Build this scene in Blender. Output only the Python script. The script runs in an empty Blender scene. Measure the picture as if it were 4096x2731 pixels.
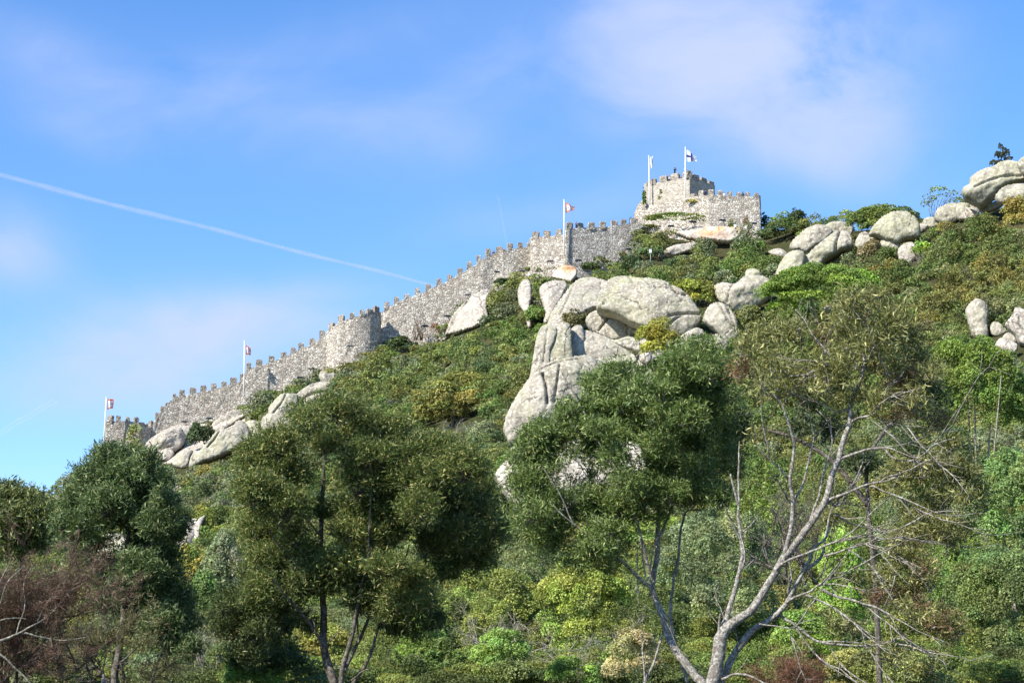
import bpy, bmesh, math, random
import numpy as np
from mathutils import Vector, Matrix, noise
from mathutils.geometry import delaunay_2d_cdt

rng = np.random.default_rng(11)
random.seed(11)
scene = bpy.context.scene
C = scene.collection
R = math.radians

# ------------------------------------------------------------------ camera, sky, sun, exposure
PITCH, FPX, CAMZ = R(12.0), 1911.0, 1.7
cam = bpy.data.cameras.new("camera")
cam.lens = 36.0 * FPX / 1024.0
cam.sensor_width = 36.0
cam.clip_start, cam.clip_end = 0.5, 60000.0
cam_o = bpy.data.objects.new("camera", cam)
cam_o.location = (0, 0, CAMZ)
cam_o.rotation_euler = (R(90) + PITCH, 0, 0)
C.objects.link(cam_o)
scene.camera = cam_o

SUN_AZ, SUN_EL = R(49), R(40)          # sun stands behind the camera, this far round to the left
sun_dir = Vector((-math.sin(SUN_AZ) * math.cos(SUN_EL), -math.cos(SUN_AZ) * math.cos(SUN_EL), math.sin(SUN_EL)))
sun = bpy.data.lights.new("sun", 'SUN')
sun.energy = 5.0
sun.angle = R(0.5)
sun.color = (1.0, 0.95, 0.86)
sun_o = bpy.data.objects.new("sun", sun)
sun_o.rotation_euler = sun_dir.to_track_quat('Z', 'Y').to_euler()
C.objects.link(sun_o)

scene.view_settings.view_transform = 'Standard'
scene.view_settings.look = 'None'
scene.view_settings.exposure = 0.75
scene.view_settings.gamma = 1.0
scene.view_settings.use_curve_mapping = False
scene.cycles.max_bounces = 5
scene.cycles.diffuse_bounces = 3
scene.cycles.glossy_bounces = 2
scene.cycles.transmission_bounces = 3
scene.cycles.transparent_max_bounces = 8


class N:
    """small helper for node trees"""
    def __init__(s, tree):
        s.t = tree
        s.t.nodes.clear()

    def n(s, typ, **kw):
        x = s.t.nodes.new(typ)
        for k, v in kw.items():
            if k == 'inp':
                for a, b in v.items():
                    if isinstance(b, bpy.types.NodeSocket):
                        s.t.links.new(b, x.inputs[a])
                    else:
                        x.inputs[a].default_value = b
            else:
                setattr(x, k, v)
        return x

    def m(s, op, a, b=None, c=None, clamp=False):
        x = s.t.nodes.new('ShaderNodeMath')
        x.operation = op
        x.use_clamp = clamp
        for i, v in enumerate((a, b, c)):
            if v is None:
                continue
            if isinstance(v, bpy.types.NodeSocket):
                s.t.links.new(v, x.inputs[i])
            else:
                x.inputs[i].default_value = v
        return x.outputs[0]

    def mix(s, fac, a, b, typ='MIX'):
        x = s.t.nodes.new('ShaderNodeMix')
        x.data_type = 'RGBA'
        x.blend_type = typ
        for i, v in ((0, fac), (6, a), (7, b)):
            if isinstance(v, bpy.types.NodeSocket):
                s.t.links.new(v, x.inputs[i])
            elif i == 0:
                x.inputs[0].default_value = v
            else:
                x.inputs[i].default_value = (*v, 1) if len(v) == 3 else v
        return x.outputs[2]

    def ramp(s, fac, stops):
        x = s.t.nodes.new('ShaderNodeValToRGB')
        s.t.links.new(fac, x.inputs[0])
        e = x.color_ramp.elements
        while len(e) < len(stops):
            e.new(0.5)
        for el, (p, c) in zip(e, stops):
            el.position = p
            el.color = (*c, 1) if not isinstance(c, (int, float)) else (c, c, c, 1)
        return x.outputs[0]

    def link(s, a, b):
        s.t.links.new(a, b)


def ray(px, py):
    x, y = (px - 512.0) / FPX, (341.0 - py) / FPX
    c, sn = math.cos(PITCH), math.sin(PITCH)
    return (x, c - y * sn, sn + y * c)


def azel(px, py):
    d = ray(px, py)
    return math.atan2(d[0], d[1]), math.atan2(d[2], math.hypot(d[0], d[1]))


def P(px, py, r):
    d = ray(px, py)
    k = r / math.hypot(d[0], d[1])
    return Vector((d[0] * k, d[1] * k, CAMZ + d[2] * k))


def project(v):
    c, sn = math.cos(PITCH), math.sin(PITCH)
    x, y, z = v[0], v[1], v[2] - CAMZ
    f = y * c + z * sn
    u = -y * sn + z * c
    return 512 + FPX * x / f, 341 - FPX * u / f


def mpp(r, py=341):
    e = azel(512, py)[1]
    return r / math.cos(e) * math.cos(e - PITCH) / FPX


# world: physical sky with thin cloud veils whose places are given as directions
world = bpy.data.worlds.new("World")
scene.world = world
world.use_nodes = True
w = N(world.node_tree)
sky = w.n('ShaderNodeTexSky', sky_type='NISHITA', sun_disc=False, sun_elevation=SUN_EL,
          sun_rotation=math.pi + SUN_AZ, altitude=300, air_density=1.0, dust_density=0.1, ozone_density=3.0)
SKY_STRENGTH = 0.135
tc = w.n('ShaderNodeTexCoord')
sep = w.n('ShaderNodeSeparateXYZ', inp={0: tc.outputs['Generated']})
ydir = w.m('MAXIMUM', sep.outputs[1], 0.02)
uu = w.m('DIVIDE', sep.outputs[0], ydir)
vv = w.m('DIVIDE', sep.outputs[2], ydir)
front = w.m('GREATER_THAN', sep.outputs[1], 0.05)


def blob(px, py, rx, ry, rot=0.0, amp=1.0):
    d = ray(px, py)
    u0, v0 = d[0] / d[1], d[2] / d[1]
    a = w.m('SUBTRACT', uu, u0)
    b = w.m('SUBTRACT', vv, v0)
    c, s = math.cos(R(rot)), math.sin(R(rot))
    p = w.m('ADD', w.m('MULTIPLY', a, c), w.m('MULTIPLY', b, s))
    q = w.m('SUBTRACT', w.m('MULTIPLY', b, c), w.m('MULTIPLY', a, s))
    p = w.m('DIVIDE', p, rx / FPX)
    q = w.m('DIVIDE', q, ry / FPX)
    d2 = w.m('ADD', w.m('MULTIPLY', p, p), w.m('MULTIPLY', q, q))
    return w.m('MULTIPLY', w.m('POWER', 2.718, w.m('MULTIPLY', d2, -1.0)), amp)


cl = None
for a in [(720, 45, 140, 85, -10, .8), (770, 60, 110, 90, 0, .35), (670, 85, 70, 45, 0, .45), (820, 95, 85, 60, -25, .55), (640, 20, 60, 40, 0, .35),
          (860, 35, 75, 60, 0, .5), (840, 110, 80, 50, -30, .4), (790, 150, 120, 30, -20, .4), (620, 90, 40, 50, 0, .3), (500, 75, 120, 40, 20, .22),
          (165, 350, 125, 50, 0, .85), (235, 318, 115, 28, 8, .8), (80, 385, 90, 35, 0, .35), (300, 330, 70, 30, -10, .3),
          (5, 245, 55, 38, -20, .8), (200, 100, 240, 50, -15, .19), (90, 130, 70, 30, -20, .18), (340, 45, 170, 35, 15, .15), (420, 130, 150, 30, -10, .2), (60, 60, 120, 30, -25, .2), (560, 210, 120, 25, 10, .16)]:
    b = blob(*a)
    cl = b if cl is None else w.m('ADD', cl, b)
vec = w.n('ShaderNodeCombineXYZ', inp={0: uu, 1: vv, 2: 0.0}).outputs[0]
mp = w.n('ShaderNodeMapping', inp={0: vec, 2: (0, 0, R(20)), 3: (0.8, 1.15, 1)}).outputs[0]
nz = w.n('ShaderNodeTexNoise', inp={'Vector': mp, 'Scale': 12.0, 'Detail': 9.0, 'Roughness': 0.56, 'Distortion': 0.5}).outputs[0]
nzm = w.n('ShaderNodeMapRange', inp={0: nz, 1: 0.30, 2: 0.70, 3: 0.15, 4: 1.4}).outputs[0]
cloud = w.m('MULTIPLY', w.m('SUBTRACT', 1.0, w.m('POWER', 2.718, w.m('MULTIPLY', w.m('MULTIPLY', cl, nzm), -1.4))), front, clamp=True)
hs = w.n('ShaderNodeHueSaturation', inp={'Color': sky.outputs[0], 'Saturation': 1.2, 'Value': 1.0, 'Hue': 0.5}).outputs[0]
skyc = w.mix(1.0, hs, (0.94, 0.96, 1.08), 'MULTIPLY')
ccol = w.mix(1.0, (2.95, 3.35, 4.8), (1, 1, 1), 'MULTIPLY')
fin = w.mix(w.m('MULTIPLY', cloud, 1.0), skyc, ccol)
bg = w.n('ShaderNodeBackground', inp={0: fin, 1: SKY_STRENGTH})
wo = w.n('ShaderNodeOutputWorld')
w.link(bg.outputs[0], wo.inputs[0])


# ------------------------------------------------------------------ helpers
def tag(o, label=None, cat=None, group=None, kind=None):
    if label: o['label'] = label
    if cat: o['category'] = cat
    if group: o['group'] = group
    if kind: o['kind'] = kind
    return o


def empty(name, loc, label=None, cat=None, group=None):
    o = bpy.data.objects.new(name, None)
    o.empty_display_size = 0.3
    o.location = loc
    C.objects.link(o)
    return tag(o, label, cat, group)


def link_mesh(name, me, mat, parent=None, smooth=False):
    mats = mat if isinstance(mat, (list, tuple)) else [mat]
    for m in mats:
        me.materials.append(m)
    if smooth:
        me.polygons.foreach_set('use_smooth', np.ones(len(me.polygons), dtype=bool))
    o = bpy.data.objects.new(name, me)
    C.objects.link(o)
    if parent:
        o.parent = parent
        o.matrix_parent_inverse = Matrix.Translation(parent.location).inverted()
    return o


def mesh_np(name, V, F, nper=4, col=None):
    """V (n,3) F (m,nper) numpy arrays -> mesh"""
    me = bpy.data.meshes.new(name)
    V = np.asarray(V, dtype=np.float32)
    F = np.asarray(F, dtype=np.int32)
    me.vertices.add(len(V))
    me.vertices.foreach_set('co', V.ravel())
    me.loops.add(F.size)
    me.loops.foreach_set('vertex_index', F.ravel())
    me.polygons.add(len(F))
    me.polygons.foreach_set('loop_start', np.arange(0, F.size, nper, dtype=np.int32))
    if col is not None:
        at = me.color_attributes.new('tint', 'FLOAT_COLOR', 'POINT')
        c4 = np.ones((len(V), 4), dtype=np.float32)
        c4[:, :3] = col
        at.data.foreach_set('color', c4.ravel())
    me.update(calc_edges=True)
    return me


def chaikin(pts, it=2, closed=True):
    p = np.array(pts, dtype=float)
    for _ in range(it):
        if closed:
            q = np.roll(p, -1, axis=0)
            p = np.stack([p * .75 + q * .25, p * .25 + q * .75], 1).reshape(-1, 2)
        else:
            a, b = p[:-1], p[1:]
            m = np.stack([a * .75 + b * .25, a * .25 + b * .75], 1).reshape(-1, p.shape[1])
            p = np.vstack([p[:1], m, p[-1:]])
    return p


def catmull(pts, it=3, ten=.42):
    p = np.array(pts, dtype=float)
    a, b, c, d = np.roll(p, 1, 0), p, np.roll(p, -1, 0), np.roll(p, -2, 0)
    out = []
    for i in range(len(p)):
        m1, m2 = ten * (c[i] - a[i]), ten * (d[i] - b[i])
        L = np.hypot(*(c[i] - b[i])) + 1e-9
        for m in (m1, m2):
            q = np.hypot(*m)
            if q > L * .9:
                m *= L * .9 / q
        for q in range(it):
            t = q / it
            out.append((2 * t ** 3 - 3 * t * t + 1) * b[i] + (t ** 3 - 2 * t * t + t) * m1 + (-2 * t ** 3 + 3 * t * t) * c[i] + (t ** 3 - t * t) * m2)
    return np.array(out)


def inside(pts, poly):
    x, y = pts[:, 0], pts[:, 1]
    r = np.zeros(len(pts), bool)
    n = len(poly)
    for i in range(n):
        x1, y1 = poly[i]
        x2, y2 = poly[(i + 1) % n]
        c = ((y1 > y) != (y2 > y))
        with np.errstate(divide='ignore', invalid='ignore'):
            xi = (x2 - x1) * (y - y1) / (y2 - y1 + 1e-12) + x1
        r ^= c & (x < xi)
    return r


# views of the photograph used while measuring: origin and scale to 1024-wide pixels
def zz(ox, oy, k):
    return lambda x, y: (ox + x / k, oy + y / k)


ZA, ZB = zz(95, 312.5, 7.84), zz(350, 225, 7.84)
ZC, ZD = zz(550, 137.5, 10.453), zz(500, 250, 6.97)
ZE = zz(725, 137.5, 7.84)
Z1, Z2 = zz(0, 425, 6.083), zz(225, 400, 5.545)
Z3, Z4, Z5 = zz(475, 400, 5.547), zz(700, 275, 6.969), zz(700, 450, 6.738)
ID = lambda x, y: (x, y)

# ------------------------------------------------------------------ terrain
SKYLINE = [(-400, 640, 260), (-120, 610, 260), (-40, 588, 270), (0, 560, 285), (30, 528, 300), (55, 505, 315), (75, 492, 325), (104, 466, 336),
           (146, 455, 341), (184, 432, 341), (214, 423, 341), (245, 409, 341), (276, 391, 341), (312, 378, 341), (350, 359, 342),
           (382, 346, 343), (426, 343, 342), (447, 333, 342), (460, 306, 343), (493, 286, 343), (528, 269, 344),
           (564, 267, 343), (611, 262, 344), (631, 248, 345), (646, 224, 346), (703, 226, 346), (760, 228, 346), (812, 229, 335),
           (852, 231, 325), (921, 222, 312), (942, 224, 308), (980, 215, 303), (1024, 204, 298), (1100, 190, 290), (1400, 230, 290)]
SKYLINE = [(a, b + (4.5 if 110 < a < 720 else 0), c) for a, b, c in SKYLINE]
_sa = np.array([azel(a, b) for a, b, c in SKYLINE])
_sr = np.array([c for a, b, c in SKYLINE], float)
E0, R0 = R(1.1), 58.0


def sky_at(az):
    e = np.interp(az, _sa[:, 0], _sa[:, 1])
    r = np.interp(az, _sa[:, 0], _sr)
    over = np.clip((np.abs(az) - 0.45) / 0.6, 0, 1)
    over = over * over * (3 - 2 * over)
    return e * (1 - over) + R(1.5) * over, r


def ground(x, y):
    """height of the ground at arrays x, y"""
    x = np.asarray(x, float)
    y = np.asarray(y, float)
    az = np.arctan2(x, y)
    r = np.hypot(x, y) + 1e-6
    es, rs = sky_at(az)
    s = np.clip((r - R0) / (rs - R0), 0, 1)
    e = E0 + (es - E0) * s
    h = CAMZ + r * np.tan(e)
    h0 = CAMZ + R0 * math.tan(E0)
    h = np.where(r < R0, h0 * (r / R0) ** 2, h)
    far = np.maximum(r - rs - 4, 0)
    h = h - far * 0.42 - 0.004 * np.minimum(far, 30) ** 2
    h = np.where(far > 0, np.maximum(h, -25 - far * 0.004), h)
    return h


def hit_r(px, py):
    az, e = azel(px, py)
    es, rs = sky_at(az)
    s = min(max((e - E0) / max(es - E0, 1e-4), 0.0), 1.0)
    return R0 + (float(rs) - R0) * s


# ------------------------------------------------------------------ materials
def mat_new(name):
    m = bpy.data.materials.new(name)
    m.use_nodes = True
    return m, N(m.node_tree)


def finish(n, bsdf):
    o = n.n('ShaderNodeOutputMaterial')
    n.link(bsdf, o.inputs[0])


def mat_leaf(name, gloss=0.35, trans=0.28, rough=0.45, k=1.0):
    m, n = mat_new(name)
    at = n.n('ShaderNodeAttribute', attribute_name='tint').outputs[0]
    at = n.mix(1.0, at, (k, k, k), 'MULTIPLY')
    p = n.n('ShaderNodeBsdfPrincipled', inp={'Base Color': at, 'Roughness': rough, 'Specular IOR Level': gloss})
    tcol = n.mix(1.0, at, (1.08, 1.1, 0.75), 'MULTIPLY')
    t = n.n('ShaderNodeBsdfTranslucent', inp={0: tcol})
    mx = n.n('ShaderNodeMixShader', inp={0: trans, 1: p.outputs[0], 2: t.outputs[0]})
    finish(n, mx.outputs[0])
    return m


LEAF = mat_leaf('leaf_glossy', 0.3, 0.32, 0.5, 1.5)
SCRUB = mat_leaf('leaf_scrub', 0.2, 0.34, 0.65, 2.15)


def mat_bark(name, a, b, lich, scale=6.0):
    m, n = mat_new(name)
    tc = n.n('ShaderNodeTexCoord').outputs['Object']
    mp = n.n('ShaderNodeMapping', inp={0: tc, 3: (1, 1, 0.35)}).outputs[0]
    n1 = n.n('ShaderNodeTexNoise', inp={'Vector': mp, 'Scale': scale * 2.5, 'Detail': 5, 'Roughness': .65}).outputs[0]
    base = n.mix(n.ramp(n1, [(.35, 0.), (.65, 1.)]), a, b)
    n2 = n.n('ShaderNodeTexNoise', inp={'Vector': tc, 'Scale': scale * 1.6, 'Detail': 6, 'Roughness': .7}).outputs[0]
    col = n.mix(n.ramp(n2, [(.48, 0.), (.58, 1.)]), base, lich)
    bp = n.n('ShaderNodeBump', inp={'Height': n1, 'Strength': .8, 'Distance': .04})
    p = n.n('ShaderNodeBsdfPrincipled', inp={'Base Color': col, 'Roughness': .85, 'Specular IOR Level': .2, 'Normal': bp.outputs[0]})
    finish(n, p.outputs[0])
    return m


BARK_PALE = mat_bark('bark_pale_lichen', (.12, .10, .082), (.23, .195, .16), (.40, .385, .33), 9.0)
BARK_DARK = mat_bark('bark_dark', (.055, .043, .033), (.11, .09, .07), (.20, .185, .15))
BARK_GREY = mat_bark('bark_grey', (.14, .12, .09), (.26, .235, .18), (.40, .38, .29))
BARK_RED = mat_bark('bark_reddish', (.055, .036, .027), (.10, .065, .048), (.17, .135, .105))


def mat_rock(name, a, b, spot, moss, orange=0.0, sc=1.0, mossamt=.55):
    m, n = mat_new(name)
    geo = n.n('ShaderNodeNewGeometry').outputs['Position']
    n1 = n.n('ShaderNodeTexNoise', inp={'Vector': geo, 'Scale': .22 * sc, 'Detail': 6, 'Roughness': .6}).outputs[0]
    col = n.mix(n.ramp(n1, [(.35, 0.), (.66, 1.)]), a, b)
    n2 = n.n('ShaderNodeTexNoise', inp={'Vector': geo, 'Scale': .13 * sc, 'Detail': 5, 'Roughness': .6, 'Distortion': .6}).outputs[0]
    col = n.mix(n.ramp(n2, [(mossamt - .07, 0.), (mossamt + .15, .85)]), col, moss)
    # vertical run-off streaks
    mp = n.n('ShaderNodeMapping', inp={0: geo, 3: (1.0, 1.0, .12)}).outputs[0]
    n4 = n.n('ShaderNodeTexNoise', inp={'Vector': mp, 'Scale': .8 * sc, 'Detail': 4, 'Roughness': .6}).outputs[0]
    col = n.mix(n.ramp(n4, [(.48, 0.), (.70, .6)]), col, tuple(x * .55 for x in a))
    # fracture lines
    nwp = n.n('ShaderNodeTexNoise', inp={'Vector': geo, 'Scale': .25, 'Detail': 4}).outputs[1]
    wvp = n.n('ShaderNodeVectorMath', operation='MULTIPLY_ADD', inp={0: nwp, 1: (5, 5, 5), 2: geo}).outputs[0]
    vcr = n.n('ShaderNodeTexVoronoi', feature='DISTANCE_TO_EDGE', inp={'Vector': wvp, 'Scale': .13 * sc, 'Randomness': 1.0}).outputs[0]
    nmk = n.n('ShaderNodeTexNoise', inp={'Vector': geo, 'Scale': .3, 'Detail': 2}).outputs[0]
    crk = n.m('MULTIPLY', n.ramp(vcr, [(.004, 1.), (.022, 0.)]), n.ramp(nmk, [(.42, 0.), (.55, 1.)]))
    col = n.mix(n.m('MULTIPLY', crk, .75), col, (.07, .06, .05))
    # white lichen spots
    n3 = n.n('ShaderNodeTexNoise', inp={'Vector': geo, 'Scale': 2.4 * sc, 'Detail': 7, 'Roughness': .72}).outputs[0]
    col = n.mix(n.ramp(n3, [(.50, 0.), (.58, .9)]), col, spot)
    n6 = n.n('ShaderNodeTexNoise', inp={'Vector': geo, 'Scale': 4.2 * sc, 'Detail': 5, 'Roughness': .7}).outputs[0]
    col = n.mix(n.ramp(n6, [(.33, .75), (.43, 0.)]), col, tuple(x * .5 for x in a))
    if orange:
        n5 = n.n('ShaderNodeTexNoise', inp={'Vector': geo, 'Scale': .35 * sc, 'Detail': 5, 'Roughness': .65}).outputs[0]
        col = n.mix(n.ramp(n5, [(.56 - orange * .1, 0.), (.66 - orange * .1, .8)]), col, (.62, .30, .12))
    hb = n.m('ADD', n3, n.m('MULTIPLY', n1, 2.0))
    hb = n.m('ADD', hb, n.m('MULTIPLY', n6, .5))
    hb = n.m('SUBTRACT', hb, n.m('MULTIPLY', crk, 1.5))
    bp = n.n('ShaderNodeBump', inp={'Height': hb, 'Strength': .45, 'Distance': .16})
    p = n.n('ShaderNodeBsdfPrincipled', inp={'Base Color': col, 'Roughness': .9, 'Specular IOR Level': .15, 'Normal': bp.outputs[0]})
    finish(n, p.outputs[0])
    return m


ROCK = mat_rock('granite_lichen', (0.274, 0.241, 0.192), (0.375, 0.335, 0.265), (0.527, 0.487, 0.397), (0.334, 0.331, 0.187), mossamt=.52)
ROCK_WHITE = mat_rock('granite_white', (0.303, 0.261, 0.212), (0.435, 0.385, 0.311), (0.587, 0.542, 0.460), (0.355, 0.335, 0.212), mossamt=.60)
ROCK_ORANGE = mat_rock('granite_orange', (0.446, 0.365, 0.287), (0.567, 0.473, 0.383), (0.668, 0.612, 0.518), (0.456, 0.374, 0.268), orange=.3, mossamt=.68)
ROCK_SMOOTH = mat_rock('granite_smooth', (0.294, 0.261, 0.206), (0.364, 0.331, 0.259), (0.497, 0.464, 0.369), (0.344, 0.340, 0.197), sc=.8, mossamt=.54)


def mat_masonry(name, light=1.0, plaster=0.0, tint=(1, 1, 1), dark=0.0):
    m, n = mat_new(name)
    geo = n.n('ShaderNodeNewGeometry').outputs['Position']
    nw = n.n('ShaderNodeTexNoise', inp={'Vector': geo, 'Scale': 1.2, 'Detail': 3}).outputs[1]
    wv = n.n('ShaderNodeVectorMath', operation='MULTIPLY_ADD', inp={0: nw, 1: (.35, .35, .35), 2: geo}).outputs[0]
    mp = n.n('ShaderNodeMapping', inp={0: wv, 3: (2.3, 2.3, 3.5)}).outputs[0]
    vo = n.n('ShaderNodeTexVoronoi', feature='F1', inp={'Vector': mp, 'Scale': 1.0, 'Randomness': .85})
    ve = n.n('ShaderNodeTexVoronoi', feature='DISTANCE_TO_EDGE', inp={'Vector': mp, 'Scale': 1.0, 'Randomness': .85}).outputs[0]
    rnd = n.n('ShaderNodeSeparateColor', inp={0: vo.outputs['Color']}).outputs[0]
    k = light
    stone = n.ramp(rnd, [(.0, (.27 * k, .24 * k, .205 * k)), (.3, (.38 * k, .345 * k, .30 * k)), (.6, (.48 * k, .45 * k, .395 * k)), (.9, (.62 * k, .60 * k, .545 * k))])
    nb = n.n('ShaderNodeTexNoise', inp={'Vector': geo, 'Scale': .16, 'Detail': 5, 'Roughness': .6}).outputs[0]
    stone = n.mix(n.ramp(nb, [(.4, 0.), (.7, .28)]), stone, (.42 * k, .35 * k, .29 * k))
    nd = n.n('ShaderNodeTexNoise', inp={'Vector': geo, 'Scale': 2.2, 'Detail': 6, 'Roughness': .75}).outputs[0]
    stone = n.mix(n.ramp(nd, [(.32, .8), (.46, 0.)]), stone, (.15, .13, .11))
    mst = n.n('ShaderNodeMapping', inp={0: geo, 3: (1.0, 1.0, .15)}).outputs[0]
    nst = n.n('ShaderNodeTexNoise', inp={'Vector': mst, 'Scale': .55, 'Detail': 5, 'Roughness': .65}).outputs[0]
    stone = n.mix(n.ramp(nst, [(.50, 0.), (.68, .5)]), stone, (.20, .175, .15))
    if dark:
        stone = n.mix(dark, stone, (.17, .155, .14))
    joint = n.ramp(ve, [(.03, 1.), (.11, 0.)])
    col = n.mix(n.m('MULTIPLY', joint, .8 - plaster * .5), stone, (.13 + .2 * plaster, .11 + .17 * plaster, .09 + .13 * plaster))
    if plaster:
        np_ = n.n('ShaderNodeTexNoise', inp={'Vector': geo, 'Scale': .6, 'Detail': 6, 'Roughness': .7}).outputs[0]
        col = n.mix(n.ramp(np_, [(.3, plaster), (.62, .1)]), col, (.44, .375, .275))
    col = n.mix(1.0, col, tint, 'MULTIPLY')
    h = n.m('ADD', n.ramp(ve, [(.0, 0.), (.18, 1.)]), n.m('MULTIPLY', nd, .6))
    bp = n.n('ShaderNodeBump', inp={'Height': h, 'Strength': .55, 'Distance': .12})
    p = n.n('ShaderNodeBsdfPrincipled', inp={'Base Color': col, 'Roughness': .92, 'Specular IOR Level': .12, 'Normal': bp.outputs[0]})
    finish(n, p.outputs[0])
    return m


STONE = mat_masonry('rubble_masonry', 1.22, tint=(1, .97, .915))
STONE_GREY_SHADE = mat_masonry('rubble_masonry_grey_shade', 1.25, tint=(.98, .97, .95))  # copy of the wall stone, greyed to paint the half shaded side wall
STONE_PLASTER = mat_masonry('rubble_plastered', 1.0, plaster=.85)
STONE_MERLON = mat_masonry('merlon_masonry', .92, tint=(1, .97, .92), dark=.12)


def mat_plain(name, col, rough=.6, metal=0.0):
    m, n = mat_new(name)
    geo = n.n('ShaderNodeNewGeometry').outputs['Position']
    nz = n.n('ShaderNodeTexNoise', inp={'Vector': geo, 'Scale': 9., 'Detail': 3}).outputs[0]
    c = n.mix(n.ramp(nz, [(.3, 0.), (.7, 1.)]), tuple(x * .88 for x in col), tuple(min(1, x * 1.06) for x in col))
    p = n.n('ShaderNodeBsdfPrincipled', inp={'Base Color': c, 'Roughness': rough, 'Metallic': metal})
    finish(n, p.outputs[0])
    return m


WHITE = mat_plain('white_paint', (.82, .82, .80), .4)
DARKMETAL = mat_plain('dark_metal', (.045, .05, .055), .5)
LAMPGREY = mat_plain('lamp_grey', (.30, .33, .36), .35)
SKIN = mat_plain('skin', (.55, .36, .27), .6)
HAIR = mat_plain('hair_dark', (.03, .02, .016), .6)


def mat_ground():
    m, n = mat_new('hill_soil')
    geo = n.n('ShaderNodeNewGeometry').outputs['Position']
    a = n.n('ShaderNodeTexNoise', inp={'Vector': geo, 'Scale': .12, 'Detail': 6, 'Roughness': .65}).outputs[0]
    c = n.mix(n.ramp(a, [(.35, 0.), (.65, 1.)]), (.045, .055, .018), (.10, .085, .04))
    b = n.n('ShaderNodeTexNoise', inp={'Vector': geo, 'Scale': 1.7, 'Detail': 6, 'Roughness': .7}).outputs[0]
    c = n.mix(n.ramp(b, [(.35, .8), (.6, 0.)]), c, (.035, .04, .015))
    bp = n.n('ShaderNodeBump', inp={'Height': b, 'Strength': .8, 'Distance': .6})
    p = n.n('ShaderNodeBsdfPrincipled', inp={'Base Color': c, 'Roughness': .95, 'Specular IOR Level': .1, 'Normal': bp.outputs[0]})
    finish(n, p.outputs[0])
    return m


# ------------------------------------------------------------------ build the ground sheet
def build_ground():
    az_in = np.linspace(-0.42, 0.42, 240)
    az_out = np.linspace(0.42, 2 * math.pi - 0.42, 90)[1:-1]
    az = np.concatenate([az_in, az_out])
    rr = np.concatenate([np.linspace(1, 56, 20), np.linspace(60, 380, 130), np.geomspace(400, 6000, 30)])
    A, Q = np.meshgrid(az, rr, indexing='ij')
    X, Y = Q * np.sin(A), Q * np.cos(A)
    Z = ground(X, Y)
    bump = np.array([noise.noise(Vector((x * .09, y * .09, 0))) for x, y in zip(X.ravel(), Y.ravel())]).reshape(X.shape)
    Z = Z + bump * 0.5 * np.clip((Q - 20) / 80, 0, 1)
    V = np.stack([X, Y, Z], -1).reshape(-1, 3)
    na, nr = A.shape
    i = np.arange(na)[:, None]
    j = np.arange(nr - 1)[None, :]
    i2 = (i + 1) % na
    F = np.stack([i * nr + j, i2 * nr + j, i2 * nr + j + 1, i * nr + j + 1], -1).reshape(-1, 4)
    V = np.vstack([V, [[0, 0, 0]]])
    me = mesh_np('hillside', V, F)
    o = link_mesh('hillside', me, mat_ground(), smooth=True)
    tag(o, 'rocky hillside climbing from the trees up to the castle walls', 'hill', kind='structure')


build_ground()


# ------------------------------------------------------------------ tubes and leaves
def tube(pts, rad, sides=7, seed=0, wob=0.0):
    """pts (n,3), rad (n) -> V,F quads (capped by pinching)"""
    pts = np.asarray(pts, float)
    rad = np.asarray(rad, float)
    n = len(pts)
    t = np.gradient(pts, axis=0)
    t /= np.linalg.norm(t, axis=1)[:, None] + 1e-9
    ref = np.array([0.31, -0.87, 0.38])
    a = np.cross(t, ref)
    a /= np.linalg.norm(a, axis=1)[:, None] + 1e-9
    b = np.cross(t, a)
    th = np.linspace(0, 2 * math.pi, sides, endpoint=False)
    rr = rad[:, None] * np.ones(sides)[None, :]
    if wob:
        rr = rr * (1 + wob * np.random.default_rng(seed).normal(size=rr.shape))
    V = pts[:, None, :] + rr[:, :, None] * (np.cos(th)[None, :, None] * a[:, None, :] + np.sin(th)[None, :, None] * b[:, None, :])
    V = V.reshape(-1, 3)
    i = np.arange(n - 1)[:, None]
    j = np.arange(sides)[None, :]
    j2 = (j + 1) % sides
    F = np.stack([i * sides + j, i * sides + j2, (i + 1) * sides + j2, (i + 1) * sides + j], -1).reshape(-1, 4)
    # caps
    k = len(V)
    V = np.vstack([V, pts[0] - t[0] * rad[0] * .3, pts[-1] + t[-1] * rad[-1] * .6])
    jj = np.arange(sides)
    jn = (jj + 1) % sides
    c0 = np.stack([jn, jj, np.full(sides, k), np.full(sides, k)], -1)
    return V, F, np.stack([jn, jj, np.full(sides, k)], -1), np.stack([(n - 1) * sides + jj, (n - 1) * sides + jn, np.full(sides, k + 1)], -1)


class Tubes:
    def __init__(s):
        s.V, s.Q, s.T, s.n = [], [], [], 0

    def add(s, pts, rad, sides=7, wob=0.0, seed=0):
        V, F, c0, c1 = tube(pts, rad, sides, seed, wob)
        s.V.append(V)
        s.Q.append(F + s.n)
        s.T += [c0 + s.n, c1 + s.n]
        s.n += len(V)

    def build(s, name, mat, parent=None):
        V = np.vstack(s.V).astype(np.float32)
        Q = np.vstack(s.Q)
        T = np.vstack(s.T)
        me = bpy.data.meshes.new(name)
        me.vertices.add(len(V))
        me.vertices.foreach_set('co', V.ravel())
        loops = np.concatenate([Q.ravel(), T.ravel()]).astype(np.int32)
        me.loops.add(len(loops))
        me.loops.foreach_set('vertex_index', loops)
        me.polygons.add(len(Q) + len(T))
        st = np.concatenate([np.arange(len(Q)) * 4, len(Q) * 4 + np.arange(len(T)) * 3]).astype(np.int32)
        me.polygons.foreach_set('loop_start', st)
        me.update(calc_edges=True)
        return link_mesh(name, me, mat, parent, smooth=True)


def unit(v):
    return v / (np.linalg.norm(v, axis=-1, keepdims=True) + 1e-9)


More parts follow.
